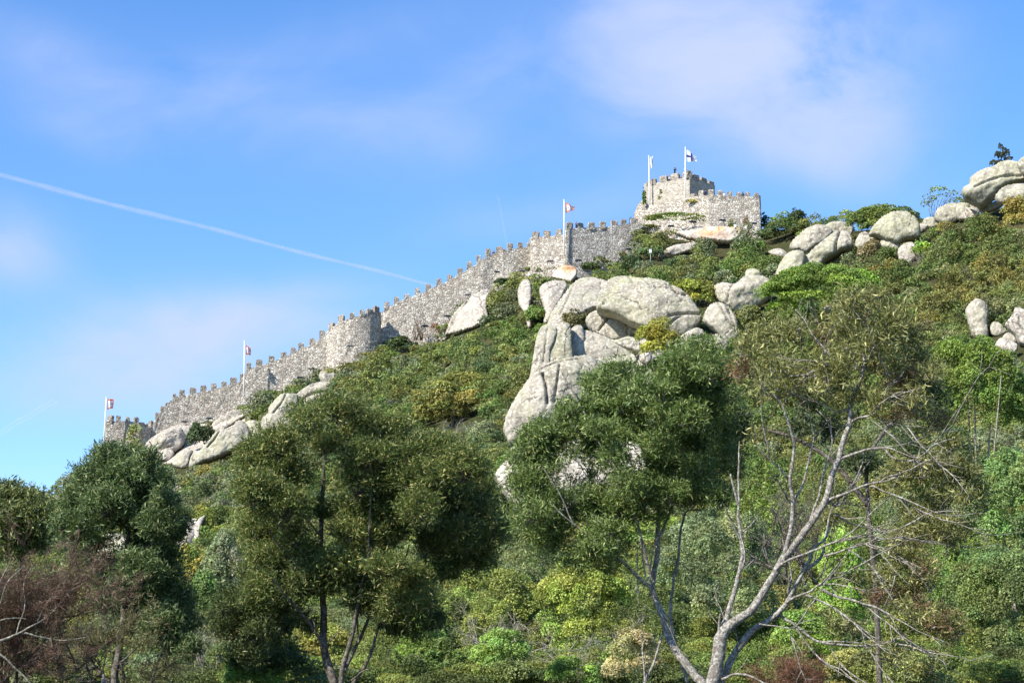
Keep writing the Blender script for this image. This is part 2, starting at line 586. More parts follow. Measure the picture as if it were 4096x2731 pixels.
class Leaves:
    def __init__(s):
        s.c, s.a, s.n, s.L, s.W, s.col = [], [], [], [], [], []

    def add(s, c, a, n, L, W, col):
        k = len(c)
        s.c.append(c); s.a.append(a); s.n.append(n)
        s.L.append(np.broadcast_to(L, (k,))); s.W.append(np.broadcast_to(W, (k,)))
        s.col.append(np.broadcast_to(col, (k, 3)))

    def count(s):
        return sum(len(x) for x in s.c)

    def build(s, name, mat, parent=None, bend=0.18):
        c = np.vstack(s.c); a = unit(np.vstack(s.a)); n = np.vstack(s.n)
        L = np.concatenate(s.L)[:, None]; W = np.concatenate(s.W)[:, None]
        col = np.vstack(s.col)
        b = unit(np.cross(n, a))
        n = np.cross(a, b)
        p0 = c - a * L * .5
        p1 = c + b * W * .5 + n * L * bend * .5
        p2 = c + a * L * .5 - n * L * bend * .3
        p3 = c - b * W * .5 + n * L * bend * .5
        V = np.stack([p0, p1, p2, p3], 1).reshape(-1, 3)
        F = np.arange(len(V)).reshape(-1, 4)
        me = mesh_np(name, V, F, 4, np.repeat(col, 4, axis=0))
        return link_mesh(name, me, mat, parent)


def rnd_dirs(n, g=None):
    g = g or rng
    return unit(g.normal(size=(n, 3)))


CAMV = np.array([0, 0, CAMZ])


def leaf_blob(lv, centre, rad, size, cover, col, var=.25, elong=1.7, outward=.6, shell=.72, up=.2, cullback=-.45):
    """leaf sized faces spread through an ellipsoid's outer layer"""
    rad = np.asarray(rad, float)
    area = 4 * math.pi * ((rad[0] * rad[1]) ** 1.6 / 3 + (rad[0] * rad[2]) ** 1.6 / 3 + (rad[1] * rad[2]) ** 1.6 / 3) ** (1 / 1.6)
    n = int(cover * area / (size * size / elong * .5)) + 3
    d = rnd_dirs(n)
    d[:, 2] = np.where(d[:, 2] < -.35, -d[:, 2], d[:, 2])
    view = unit(CAMV - np.asarray(centre))
    keep = (d @ view > cullback)
    d = d[keep]
    n = len(d)
    f = shell + (1.04 - shell) * rng.random(n) ** .6
    k1, k2 = rng.normal(size=(3, 2)) * 2.6, rng.normal(size=(3, 2)) * 6
    f = f * (1 + .17 * np.sin(d @ k1 + rng.random(2) * 6).sum(1) + .08 * np.sin(d @ k2 + rng.random(2) * 6).sum(1))
    pos = np.asarray(centre) + d * rad * f[:, None]
    nrm = unit(d * outward + rnd_dirs(n) * .75 + np.array([0, 0, up]))
    ax = np.cross(nrm, rnd_dirs(n))
    c = np.asarray(col) * (1 + var * rng.normal(size=(n, 1))).clip(.35, 1.9)
    sz = size * (.7 + .6 * rng.random(n))
    lv.add(pos, ax, nrm, sz, sz / elong, c)


def plant_blobs(lv, base, w, h, d, size, cover, col, k=9, lump=.42, colvar=.2, **kw):
    """a lumpy crown: several leafy lumps set on a larger ellipsoid. base = bottom centre"""
    base = np.asarray(base, float)
    rad = np.array([w / 2, d / 2, h / 2])
    cen = base + np.array([0, 0, h * .5])
    leaf_blob(lv, cen, rad * .62, size, cover * .5, np.asarray(col) * .9, **kw)
    view = unit(CAMV - cen)
    for i in range(k):
        for _ in range(6):
            dd = rnd_dirs(1)[0]
            if dd[2] > -.55 and dd @ view > -.35:
                break
        m = lump * (.7 + .6 * rng.random())
        c2 = cen + dd * rad * (1 - m * .75)
        r2 = np.array([w, d, h]) * .5 * m * np.array([1, 1, .85])
        r2 = np.maximum(r2, min(w, h) * .5 * m)
        cc = np.asarray(col) * (1 + colvar * rng.normal()) * np.array([1 + .07 * rng.normal(), 1, 1 + .1 * rng.normal()])
        leaf_blob(lv, c2, r2, size, cover, cc.clip(.008, .6), **kw)


# ------------------------------------------------------------------ boulders
CLEAR = []      # (polygon in picture measure, range): ground that scrub leaves free


def inflate(poly, res=56):
    lo, hi = poly.min(0), poly.max(0)
    step = max(hi - lo) / res
    nx, ny = int((hi[0] - lo[0]) / step) + 5, int((hi[1] - lo[1]) / step) + 5
    gx = lo[0] - 2 * step + np.arange(nx) * step
    gy = lo[1] - 2 * step + np.arange(ny) * step
    GX, GY = np.meshgrid(gx, gy, indexing='ij')
    m = inside(np.stack([GX.ravel(), GY.ravel()], 1), poly).reshape(GX.shape)
    h = np.zeros_like(GX)
    for _ in range(900):
        h[1:-1, 1:-1] = np.where(m[1:-1, 1:-1], .25 * (h[2:, 1:-1] + h[:-2, 1:-1] + h[1:-1, 2:] + h[1:-1, :-2] + step * step), 0)
    return gx, gy, step, np.sqrt(np.maximum(h, 0)), m


BOULDER_N = [0]


def boulder(zf, pts, label, mat=None, dr=0.0, thick=1.0, cracks=(), rough=1.0, group=None, r=None, sm=2, name='boulder', drop=0.0, facet=1.0, tilt=.07, block=.15, grow=0.0):
    BOULDER_N[0] += 1
    seed = BOULDER_N[0]
    poly = catmull([zf(*p) for p in pts], 4, .30 if sm == 1 else .42)
    cpy = poly.mean(0)
    poly = cpy + (poly - cpy) * (1 + grow + .5 / max(np.ptp(poly, axis=0).min(), 4))
    ext = np.ptp(poly, axis=0).max()
    gx, gy, step, h, m = inflate(poly, int(np.clip(ext * .85, 34, 100)))
    hmax = h.max() + 1e-9
    bot = poly[poly[:, 1].argmax()]
    cx = poly[:, 0].mean()
    r_c = (r if r else hit_r(bot[0] * .5 + cx * .5, bot[1] - 1.0)) + dr
    mp_ = mpp(r_c, poly[:, 1].mean())
    size = min(poly[:, 0].ptp() if hasattr(poly[:, 0], 'ptp') else np.ptp(poly[:, 0]), np.ptp(poly[:, 1])) * mp_
    T = size * .5 * thick
    if r is None:
        r_c += T * .25
    r_ref = hit_r(cx, poly[:, 1].max() - 1.0)
    # points: outline + interior grid
    out = []
    for a, b in zip(poly, np.roll(poly, -1, axis=0)):
        k = max(1, int(np.hypot(*(b - a)) / (step * 1.1)))
        for q in range(k):
            out.append(a + (b - a) * q / k)
    out = np.array(out)
    GX, GY = np.meshgrid(gx, gy, indexing='ij')
    inn = np.stack([GX[m], GY[m]], 1)
    # keep interior points clear of the outline
    dmin = np.min(np.hypot(inn[:, None, 0] - out[None, ::2, 0], inn[:, None, 1] - out[None, ::2, 1]), axis=1)
    keep = dmin > step * .75
    inn = inn[keep]
    dmin = dmin[keep]
    allp = np.vstack([out, inn])
    no = len(out)
    tris = delaunay_2d_cdt([Vector(p) for p in allp], [(i, (i + 1) % no) for i in range(no)], [], 1, 1e-5)
    vs, fs = tris[0], tris[2]
    vp = np.array([(v.x, v.y) for v in vs])
    # profile height at every point
    fi = (vp[:, 0] - gx[0]) / step
    fj = (vp[:, 1] - gy[0]) / step
    i0 = np.clip(fi.astype(int), 0, h.shape[0] - 2)
    j0 = np.clip(fj.astype(int), 0, h.shape[1] - 2)
    a, b = fi - i0, fj - j0
    hv = (h[i0, j0] * (1 - a) * (1 - b) + h[i0 + 1, j0] * a * (1 - b) + h[i0, j0 + 1] * (1 - a) * b + h[i0 + 1, j0 + 1] * a * b) / hmax
    # outline test
    don = np.min(np.hypot(vp[:, None, 0] - out[None, :, 0], vp[:, None, 1] - out[None, :, 1]), axis=1)
    edge = don < step * .2
    hv = np.where(edge, 0, block + (1 - block) * np.maximum(hv, .03))
    hv = .35 * hv + .65 * (1 - (1 - hv) ** 3.4)
    gp = np.random.default_rng(seed * 17 + 3)
    un = (vp - poly.mean(0)) / (np.ptp(poly, axis=0) * .5)
    pl = []
    for q in range(8):
        a_ = gp.random() * 2 * math.pi
        kq = .25 + .45 * gp.random()
        c0 = (-.35 + .7 * gp.random(), -.35 + .7 * gp.random())
        pl.append(1.02 + kq * (math.cos(a_) * (un[:, 0] - c0[0]) + math.sin(a_) * (un[:, 1] - c0[1])))
    pl = np.array(pl)
    fac = -np.log(np.exp(-pl * 34).sum(0)) / 34
    hv = hv * (.35 + .65 * np.clip(fac, .35, 1.15) * facet + .65 * (1 - facet))
    dent = np.zeros(len(vp))
    for cr in cracks:
        width, depth = cr[0], cr[1]
        cp = chaikin([zf(*q) for q in cr[2]], 1, False)
        ln = []
        for p0, p1 in zip(cp[:-1], cp[1:]):
            k = max(1, int(np.hypot(*(p1 - p0)) / .4))
            ln += [p0 + (p1 - p0) * q / k for q in range(k + 1)]
        ln = np.array(ln)
        dd = np.min(np.hypot(vp[:, None, 0] - ln[None, :, 0], vp[:, None, 1] - ln[None, :, 1]), axis=1)
        dent = np.maximum(dent, depth * np.exp(-(dd / width) ** 2))
    nfront = len(vp)
    front, back = [], []
    for i, (x, y) in enumerate(vp):
        p = P(x, y, r_c + tilt * np.clip(hit_r(x, y) - r_ref, -60, 60))
        q = Vector((p.x, p.z, seed * 7.3))
        nz1 = noise.fractal(q * (1.6 / max(size, .5)), 1.0, 2.0, 4)
        nz2 = noise.fractal(q * (6.0 / max(size, .5)), 1.0, 2.0, 3)
        rg = noise.noise(q * (2.6 / max(size, .5)) + Vector((9, 3, 1)))
        d = T * hv[i] * (1 + rough * .06 * round(nz1 * 4 + .4 * rg) / 2 + rough * (.15 * nz1 + .03 * nz2) - .20 * rough * max(0, .16 - abs(rg) * 1.6)) - dent[i] * T * min(1, hv[i] * 1.8)
        dirv = Vector((p.x, p.y, 0)).normalized()
        front.append(p - dirv * d)
        back.append(p + dirv * T * hv[i] * .9)
    bm = bmesh.new()
    fv = [bm.verts.new(v) for v in front]
    bv = [fv[i] if edge[i] else bm.verts.new(back[i]) for i in range(nfront)]
    for f in fs:
        try:
            bm.faces.new([fv[k] for k in f])
        except ValueError:
            pass
        if not all(edge[k] for k in f):
            try:
                bm.faces.new([bv[k] for k in reversed(f)])
            except ValueError:
                pass
    bmesh.ops.recalc_face_normals(bm, faces=bm.faces)
    me = bpy.data.meshes.new(name)
    bm.to_mesh(me)
    bm.free()
    base = P(cx, poly[:, 1].max(), r_c)
    me.transform(Matrix.Translation(-base))
    o = link_mesh(name, me, mat or ROCK, smooth=True)
    o.location = base
    tag(o, label, 'boulder', group or 'granite boulders on the hillside')
    CLEAR.append((poly, r_c))
    return o


B = boulder
# the big outcrop in the middle
B(ZD, [(210, 930), (240, 720), (270, 600), (330, 545), (420, 400), (560, 235), (740, 235), (980, 235), (1180, 280), (1330, 400), (1370, 500), (1290, 640), (1150, 720), (1000, 800), (800, 900), (500, 960)],
  'massive rock core standing behind the stacked boulders of the central outcrop', r=hit_r(600, 387) - 5, thick=.2, rough=1.6, mat=ROCK_SMOOTH, tilt=.95)
B(ZD, [(690, 420), (735, 260), (850, 207), (980, 215), (1100, 225), (1190, 260), (1280, 310), (1360, 400), (1395, 480), (1360, 550), (1290, 592), (1220, 598), (1100, 565), (960, 535), (820, 470)],
  'huge pale domed boulder crowning the central outcrop', dr=-8, thick=.95,
  cracks=[(1.0, .22, [(1180, 490), (1260, 470), (1390, 465)]), (.9, .25, [(1190, 265), (1215, 320), (1290, 340)]), (.8, .15, [(1190, 540), (1230, 500), (1290, 480)]), (.8, .1, [(900, 215), (960, 300), (1000, 380)])], block=.36, grow=.035, rough=.7)
B(ZD, [(330, 570), (350, 470), (400, 390), (455, 320), (500, 260), (560, 215), (640, 205), (735, 228), (790, 240), (740, 330), (720, 430), (690, 410), (600, 440), (500, 520), (440, 560), (390, 590)],
  'long pale slab leaning against the huge dome on its left side', dr=-10, thick=.8,
  cracks=[(1.0, .2, [(700, 250), (720, 330), (710, 410)]), (.8, .12, [(520, 260), (480, 360), (420, 470)])], tilt=.35, block=.36, grow=.035, rough=.7)
B(ZD, [(605, 490), (640, 445), (720, 420), (800, 430), (880, 440), (950, 480), (1000, 560), (1005, 610), (930, 590), (880, 610), (800, 635), (730, 610), (680, 585), (630, 545)],
  'cracked egg shaped boulder perched in front of the huge dome', dr=-16, thick=.9,
  cracks=[(1.0, .3, [(800, 435), (740, 510), (690, 570)]), (.9, .22, [(860, 445), (880, 520), (890, 600)])], block=.36, grow=.035, rough=.7)
B(ZD, [(680, 588), (740, 600), (800, 625), (890, 600), (960, 630), (970, 700), (900, 690), (820, 660), (740, 625)],
  'dark wedge of rock under the cracked perched boulder', dr=-18, thick=.8, block=.36, grow=.035, rough=.7)
B(ZD, [(565, 640), (590, 570), (640, 575), (720, 605), (830, 670), (920, 725), (948, 765), (910, 800), (840, 775), (700, 765), (600, 790), (570, 720)],
  'smooth tilted slab below the perched boulder with a dark slit above', dr=-22, thick=.8, cracks=[(.8, .2, [(650, 580), (665, 640), (700, 690)])], block=.36, grow=.035, rough=.7)
B(ZD, [(195, 950), (215, 850), (240, 700), (260, 600), (290, 545), (340, 530), (395, 560), (380, 650), (350, 720), (345, 830), (270, 890)],
  'leftmost grey rock pillar of the central outcrop', dr=-24, thick=1.1, mat=ROCK_SMOOTH, cracks=[(.7, .15, [(330, 560), (320, 680), (300, 800)])], block=.36, grow=.035, rough=.7)
B(ZD, [(335, 840), (335, 710), (380, 600), (430, 540), (475, 515), (495, 560), (498, 650), (510, 800), (420, 830)],
  'middle rock pillar of the outcrop with a pointed top', dr=-25, thick=1.0, block=.36, grow=.035, rough=.7)
B(ZD, [(485, 580), (520, 535), (570, 535), (590, 610), (585, 700), (610, 790), (500, 815), (490, 700)],
  'narrow yellowish rock pillar between the pointed pillar and the slab', dr=-24, thick=1.0, block=.36, grow=.035, rough=.7)
B(ZD, [(610, 825), (640, 780), (720, 750), (850, 758), (908, 785), (840, 805), (740, 805), (690, 835)],
  'thin flat flake of rock lying on the great lower dome', dr=-22, thick=1.6, block=.36, grow=.035, rough=.7)
B(ZD, [(35, 1240), (55, 1170), (100, 1080), (160, 990), (240, 890), (330, 830), (450, 800), (600, 772), (700, 815), (760, 880), (760, 980), (700, 1080), (600, 1180), (470, 1260), (380, 1270), (250, 1255), (150, 1320), (100, 1365), (60, 1335)],
  'great rounded lower dome of the central outcrop', dr=4, thick=1.0,
  cracks=[(1.2, .22, [(300, 910), (325, 1000), (330, 1110)]), (1.0, .12, [(420, 830), (400, 960), (380, 1100)]), (1.4, .25, [(400, 1150), (450, 1180), (470, 1220)]), (.7, .1, [(260, 880), (400, 820), (560, 800)])], block=.36, grow=.035, rough=.7)
B(Z3, [(110, 430), (140, 370), (185, 330), (230, 300), (420, 250), (700, 210), (900, 250), (960, 340), (900, 470), (640, 600), (400, 640), (200, 570)],
  'white rock face glimpsed through the green acacia crown', mat=ROCK_WHITE, dr=2, thick=.7)
B(Z3, [(180, 310), (195, 270), (225, 255), (265, 270), (270, 310), (220, 330)], 'small white stone wedged beneath the great lower dome', mat=ROCK_WHITE, dr=-4, thick=1)
B(ZD, [(900, 845), (990, 825), (1080, 845), (1125, 895), (1120, 950), (1060, 960), (950, 920)], 'pale ledge stone just left of the acacia top', mat=ROCK_WHITE, dr=-20)
B(ZD, [(970, 760), (985, 690), (1020, 660), (1060, 700), (1050, 770), (1000, 790)], 'small pale stone behind the yellow green outcrop bush', mat=ROCK_WHITE, dr=-10)
B(ZD, [(1245, 655), (1255, 605), (1360, 545), (1410, 555), (1420, 590), (1350, 630), (1290, 670)], 'small tilted block under the right end of the huge dome', dr=-12, thick=1.2)
B(ZD, [(1250, 720), (1290, 670), (1380, 620), (1460, 625), (1485, 665), (1440, 720), (1330, 740)], 'low rounded stone half hidden above the acacia top', dr=-12)
B(ZD, [(1445, 645), (1490, 588), (1560, 595), (1595, 640), (1570, 690), (1480, 690)], 'dark shaded stone in the hollow right of the dome', dr=-10)
B(ZD, [(1415, 490), (1455, 395), (1520, 368), (1600, 405), (1650, 480), (1665, 560), (1640, 640), (1560, 620), (1490, 560)], 'fissured grey stone below the overhanging right boulder', mat=ROCK_SMOOTH, dr=-8, cracks=[(.7, .25, [(1520, 380), (1570, 470), (1620, 560)]), (.7, .25, [(1580, 400), (1620, 500), (1640, 580)])])
B(ZD, [(1488, 280), (1500, 250), (1560, 232), (1640, 245), (1700, 192), (1800, 185), (1870, 205), (1908, 260), (1880, 325), (1800, 395), (1660, 445), (1600, 415), (1530, 370), (1500, 330)],
  'large overhanging boulder with a dark undercut and a cap stone', thick=1.1, dr=-3, cracks=[(1.0, .14, [(1640, 245), (1600, 300), (1590, 380)])])
B(ZD, [(1712, 195), (1718, 140), (1760, 130), (1808, 145), (1828, 200), (1770, 215)], 'small square cap stone on the overhanging boulder', dr=-16, sm=1)
B(ZD, [(1660, 450), (1760, 415), (1800, 400), (1790, 440), (1700, 470)], 'low white stone beneath the overhanging boulder', mat=ROCK_WHITE)
# white rocks left of the outcrop
B(ZD, [(125, 280), (165, 212), (212, 225), (218, 330), (205, 420), (218, 520), (195, 535), (170, 430), (135, 380)], 'narrow white rock strip running down through the scrub', mat=ROCK_WHITE, dr=-4, thick=1.2, tilt=.35)
B(ZD, [(165, 205), (198, 150), (226, 158), (218, 210)], 'small white stone above the narrow rock strip', mat=ROCK_WHITE)
B(ZD, [(275, 270), (330, 230), (440, 218), (470, 255), (435, 330), (385, 420), (335, 505), (305, 505), (310, 420), (290, 350)], 'white flaking rock between the ivy and the leaning slab', mat=ROCK_WHITE, dr=-8, tilt=.35)
B(ZD, [(362, 182), (430, 112), (520, 118), (535, 170), (495, 222), (440, 212)], 'white rock splashed with orange lichen below the square tower', mat=ROCK_ORANGE, dr=-3, tilt=.35)
B(ZB, [(745, 865), (800, 720), (870, 640), (960, 560), (1080, 500), (1105, 530), (1070, 640), (1085, 720), (1050, 785), (900, 835), (800, 850)], 'steep white rock slab against the upper curtain wall', mat=ROCK_WHITE, dr=-4, thick=.8, cracks=[(.8, .2, [(930, 600), (860, 700), (800, 830)])], tilt=.35)
B(ZB, [(1140, 440), (1160, 405), (1290, 385), (1380, 375), (1400, 400), (1300, 420)], 'flat ledge of rock at the foot of the broken wall', mat=ROCK_WHITE, dr=-2)
# the keep's rock and those below it
B(ZC, [(1310, 990), (1450, 942), (1560, 930), (1830, 935), (1995, 958), (1970, 1040), (1860, 1100), (1700, 1085), (1560, 1085), (1420, 1050)], 'broad orange stained rock carrying the bastion', mat=ROCK_ORANGE, dr=-3.5, thick=1.1, tilt=.1, block=.3)
B(ZC, [(1200, 1180), (1290, 1130), (1400, 1108), (1545, 1098), (1520, 1160), (1300, 1240), (1230, 1220)], 'low pale rock in the scrub beneath the bastion', mat=ROCK_WHITE)
B(ZC, [(1125, 1245), (1165, 1185), (1205, 1225), (1180, 1260)], 'little white rock left of the low pale rock', mat=ROCK_WHITE)
# boulders of the right ridge
B(ZE, [(508, 850), (540, 800), (640, 720), (720, 688), (800, 698), (848, 745), (800, 805), (720, 862), (640, 905), (580, 885), (535, 888)], 'flat loaf shaped boulder balanced on the ridge stack', mat=ROCK_SMOOTH, dr=-12, thick=1.1)
B(ZE, [(775, 700), (850, 660), (940, 668), (1003, 710), (985, 770), (900, 780), (840, 760)], 'rounded boulder at the back of the ridge stack', mat=ROCK_SMOOTH, dr=-6)
B(ZE, [(560, 1075), (590, 980), (660, 920), (720, 870), (850, 752), (920, 738), (980, 760), (1005, 830), (985, 885), (900, 915), (780, 985), (740, 1040), (650, 1075)], 'long sloping boulder carrying the ridge stack', mat=ROCK_SMOOTH, dr=-6, cracks=[(1.0, .3, [(905, 745), (880, 830), (870, 920)])])
B(ZE, [(397, 1110), (410, 1030), (470, 930), (530, 893), (612, 900), (625, 970), (580, 1080), (500, 1135)], 'upright grey boulder at the lower left of the ridge stack', mat=ROCK_SMOOTH, dr=-8)
B(ZE, [(1128, 765), (1170, 690), (1250, 620), (1350, 583), (1440, 593), (1502, 640), (1528, 700), (1522, 785), (1400, 808), (1360, 838), (1250, 800), (1190, 775)], 'large dome boulder on the ridge in front of a green thicket', mat=ROCK_SMOOTH, dr=-8)
B(ZE, [(1018, 855), (1040, 780), (1090, 738), (1130, 758), (1190, 780), (1232, 830), (1180, 880), (1080, 880)], 'smaller boulder left of the ridge dome', mat=ROCK_SMOOTH, dr=-8)
B(ZE, [(1130, 770), (1140, 735), (1180, 730), (1190, 765), (1160, 780)], 'knob of rock between the ridge dome and its small neighbour', mat=ROCK_SMOOTH, dr=-10)
B(ZE, [(1215, 840), (1240, 790), (1300, 783), (1375, 845), (1350, 880), (1260, 880)], 'stone wedge propping the ridge dome', mat=ROCK_SMOOTH, dr=-6)
B(ZE, [(1355, 890), (1400, 840), (1470, 828), (1525, 900), (1545, 940), (1480, 975), (1400, 1005), (1370, 970)], 'white rough boulder below the ridge dome', mat=ROCK_WHITE)
B(ZE, [(1470, 850), (1530, 800), (1580, 800), (1540, 850), (1510, 870)], 'thin white stone beside the bright green ridge bush', mat=ROCK_WHITE)
B(ZE, [(1552, 660), (1580, 630), (1640, 628), (1712, 662), (1670, 700), (1590, 705)], 'low white stone between the ridge boulders', mat=ROCK_SMOOTH)
B(ZE, [(1515, 695), (1550, 668), (1592, 690), (1570, 730), (1528, 745)], 'small round stone right of the ridge dome', mat=ROCK_SMOOTH, dr=-4)
B(ZE, [(1640, 625), (1670, 560), (1740, 525), (1815, 518), (1828, 580), (1815, 660), (1720, 680), (1660, 660)], 'left half of the split boulder under the sparse tree', mat=ROCK_SMOOTH, dr=-3)
B(ZE, [(1812, 600), (1820, 520), (1900, 513), (1960, 540), (1995, 585), (1930, 640), (1840, 650)], 'right half of the split boulder under the sparse tree', mat=ROCK_SMOOTH, dr=-2)
B(ZE, [(1838, 635), (1880, 580), (1930, 560), (1995, 600), (1940, 640)], 'white stone in front of the split boulder', mat=ROCK_WHITE, dr=-6)
B(ZE, [(1853, 435), (1875, 400), (1920, 383), (1918, 340), (2000, 275), (2110, 235), (2200, 240), (2300, 275), (2360, 330), (2330, 350), (2250, 375), (2180, 415), (2120, 465), (2060, 510), (2010, 550), (1960, 525), (1890, 485)],
  'giant overhanging boulder at the top right of the ridge', mat=ROCK_SMOOTH, dr=-8, thick=1.1, cracks=[(1.2, .16, [(1960, 430), (2060, 380), (2200, 330), (2330, 320)])])
B(ZE, [(2080, 260), (2110, 225), (2150, 197), (2210, 180), (2290, 192), (2335, 240), (2330, 290), (2220, 280)], 'rounded top boulder below the little pine', mat=ROCK_SMOOTH, dr=2, r=hit_r(1010, 205) - 4)
B(ZE, [(2118, 475), (2170, 400), (2250, 368), (2344, 366), (2430, 400), (2440, 510), (2344, 540), (2250, 525), (2160, 520)], 'pale dome tucked under the giant overhanging boulder', mat=ROCK_SMOOTH, dr=-10)
B(ZE, [(1993, 565), (2030, 520), (2090, 513), (2140, 495), (2185, 520), (2120, 570), (2020, 590)], 'row of low stones at the foot of the giant boulder', mat=ROCK_SMOOTH, dr=-5)
B(ZE, [(2288, 205), (2344, 160), (2430, 145), (2450, 330), (2344, 300), (2310, 250)], 'boulder cut by the right edge beside the top boulder', mat=ROCK_SMOOTH, r=hit_r(1015, 205) - 6)
B(ZE, [(342, 893), (420, 868), (483, 900), (465, 935), (400, 935)], 'low pale rock left of the ridge stack', mat=ROCK_WHITE)
B(ZE, [(188, 985), (230, 958), (285, 970), (275, 998), (200, 1000)], 'tiny pale rock in the scrub above the cap stone', mat=ROCK_WHITE)
B(Z4, [(1850, 245), (1880, 200), (1930, 168), (1990, 198), (2013, 260), (2005, 330), (2010, 425), (1965, 465), (1900, 440), (1868, 330)], 'tall upright smooth boulder on the right slope', mat=ROCK_SMOOTH, thick=1.2)
B(Z4, [(2022, 360), (2048, 323), (2100, 343), (2138, 390), (2080, 425), (2035, 415)], 'small pointed stone right of the upright boulder', mat=ROCK_SMOOTH)
B(Z4, [(2106, 445), (2140, 400), (2190, 418), (2214, 465), (2160, 480)], 'small rounded stone beside the pointed stone', mat=ROCK_SMOOTH)
B(Z4, [(2126, 345), (2175, 285), (2195, 235), (2230, 232), (2258, 245), (2340, 262), (2350, 490), (2230, 485), (2195, 425), (2150, 375)], 'large pale boulder cut off by the right edge of the slope', mat=ROCK_WHITE)
B(Z4, [(2050, 500), (2100, 440), (2210, 480), (2190, 545), (2080, 545)], 'white broken rocks below the small rounded stone', mat=ROCK_WHITE, dr=-4)
B(Z4, [(845, 245), (900, 208), (915, 240), (870, 270)], 'white rock peeping out under the bright green oak', mat=ROCK_WHITE, dr=-14)
# rocks along the lower wall
B(ZA, [(380, 1090), (430, 1000), (520, 930), (640, 885), (760, 880), (930, 850), (1060, 770), (1190, 740), (1260, 770), (1180, 860), (1020, 930), (860, 1070), (720, 1160), (560, 1185), (430, 1175)],
  'broad pale rock ledge sloping along the foot of the lower wall', mat=ROCK_WHITE, dr=-5.5, thick=.5, rough=1.8, tilt=.9)
B(ZA, [(1100, 1060), (1200, 960), (1310, 860), (1400, 720), (1560, 640), (1760, 590), (1930, 640), (1950, 720), (1700, 780), (1580, 900), (1400, 990), (1240, 1040)],
  'long rock spine joining the lower boulders behind the big acacia top', mat=ROCK_SMOOTH, dr=-5, thick=.5, rough=1.6, tilt=.9)
B(ZA, [(738, 1195), (760, 1120), (850, 1060), (950, 940), (1000, 918), (1060, 925), (1100, 860), (1150, 848), (1192, 890), (1213, 970), (1200, 1025), (1100, 1085), (930, 1155), (830, 1188), (760, 1220)],
  'largest smooth boulder below the lower curtain wall', mat=ROCK_SMOOTH, dr=-8, cracks=[(.8, .22, [(980, 940), (940, 1010), (880, 1070)])])
B(ZA, [(608, 1175), (640, 1120), (750, 1073), (768, 1090), (740, 1150), (742, 1205), (680, 1220), (620, 1205)], 'round boulder lower left of the largest smooth boulder', mat=ROCK_SMOOTH, dr=-8)
B(ZA, [(1305, 905), (1310, 830), (1358, 790), (1362, 740), (1440, 660), (1500, 640), (1580, 640), (1595, 690), (1590, 800), (1580, 900), (1480, 960), (1400, 930), (1340, 955)], 'tall pale boulder left of the flat topped stones', mat=ROCK_SMOOTH, dr=-8, cracks=[(.8, .2, [(1500, 650), (1470, 720), (1400, 800)])])
B(ZA, [(1178, 862), (1230, 843), (1300, 868), (1335, 955), (1265, 975), (1220, 925)], 'grey boulder between the two largest lower boulders', mat=ROCK_SMOOTH, dr=-6)
B(ZA, [(1575, 650), (1640, 590), (1720, 550), (1860, 543), (1893, 605), (1800, 625), (1720, 635), (1630, 670)], 'flat topped stone slab under the heart shaped stone', mat=ROCK_SMOOTH, dr=-8)
B(ZA, [(1630, 690), (1720, 640), (1880, 618), (1935, 640), (1945, 700), (1800, 730), (1680, 730)], 'lower flat slab behind the big acacia top', mat=ROCK_SMOOTH, dr=-8)
B(ZA, [(1758, 505), (1768, 463), (1800, 458), (1830, 478), (1870, 468), (1888, 500), (1850, 545), (1790, 550)], 'heart shaped stone standing on the flat slabs', mat=ROCK_SMOOTH, dr=-12, sm=1)
B(ZA, [(375, 1090), (420, 1000), (500, 950), (580, 915), (660, 900), (705, 960), (685, 1050), (610, 1110), (540, 1165), (430, 1165)], 'cracked white rock under the foot of the lower wall', mat=ROCK_WHITE, dr=-4, cracks=[(.6, .3, [(500, 1130), (540, 1080), (600, 1060)])])
B(ZA, [(905, 905), (940, 850), (1040, 780), (1185, 755), (1210, 785), (1110, 860), (1000, 925), (930, 930)], 'pale sloping ledge directly under the lower wall', mat=ROCK_WHITE, dr=-3, tilt=.35)
B(ZA, [(665, 1020), (700, 960), (770, 955), (750, 1040), (700, 1060)], 'white stone beside the dark cone bush', mat=ROCK_WHITE, dr=-2)
B(ZA, [(495, 1140), (520, 1080), (580, 1060), (620, 1100), (570, 1160)], 'small white block below the cracked white rock', mat=ROCK_WHITE, dr=-4)
B(ZA, [(550, 1450), (580, 1380), (640, 1348), (685, 1380), (640, 1440), (590, 1460)], 'white boulder alone just right of the tall left acacia', mat=ROCK_WHITE, dr=-4)
B(Z1, [(1070, 710), (1090, 640), (1130, 578), (1205, 572), (1190, 660), (1175, 745), (1090, 755)], 'white cliff stone with reddish stains beside the left acacia', mat=ROCK_WHITE, dr=-4)
B(Z1, [(1175, 650), (1205, 575), (1250, 548), (1215, 640), (1220, 700), (1245, 735), (1195, 735)], 'thin white curved stone right of the stained cliff stone', mat=ROCK_WHITE, dr=-4)
B(Z1, [(510, 750), (560, 690), (700, 655), (860, 720), (900, 800), (820, 860), (620, 860)], 'white rock showing through the left acacia crown', mat=ROCK, dr=-2)

# ------------------------------------------------------------------ castle
CASTLE_GROUP = 'walls and towers of the hilltop castle'


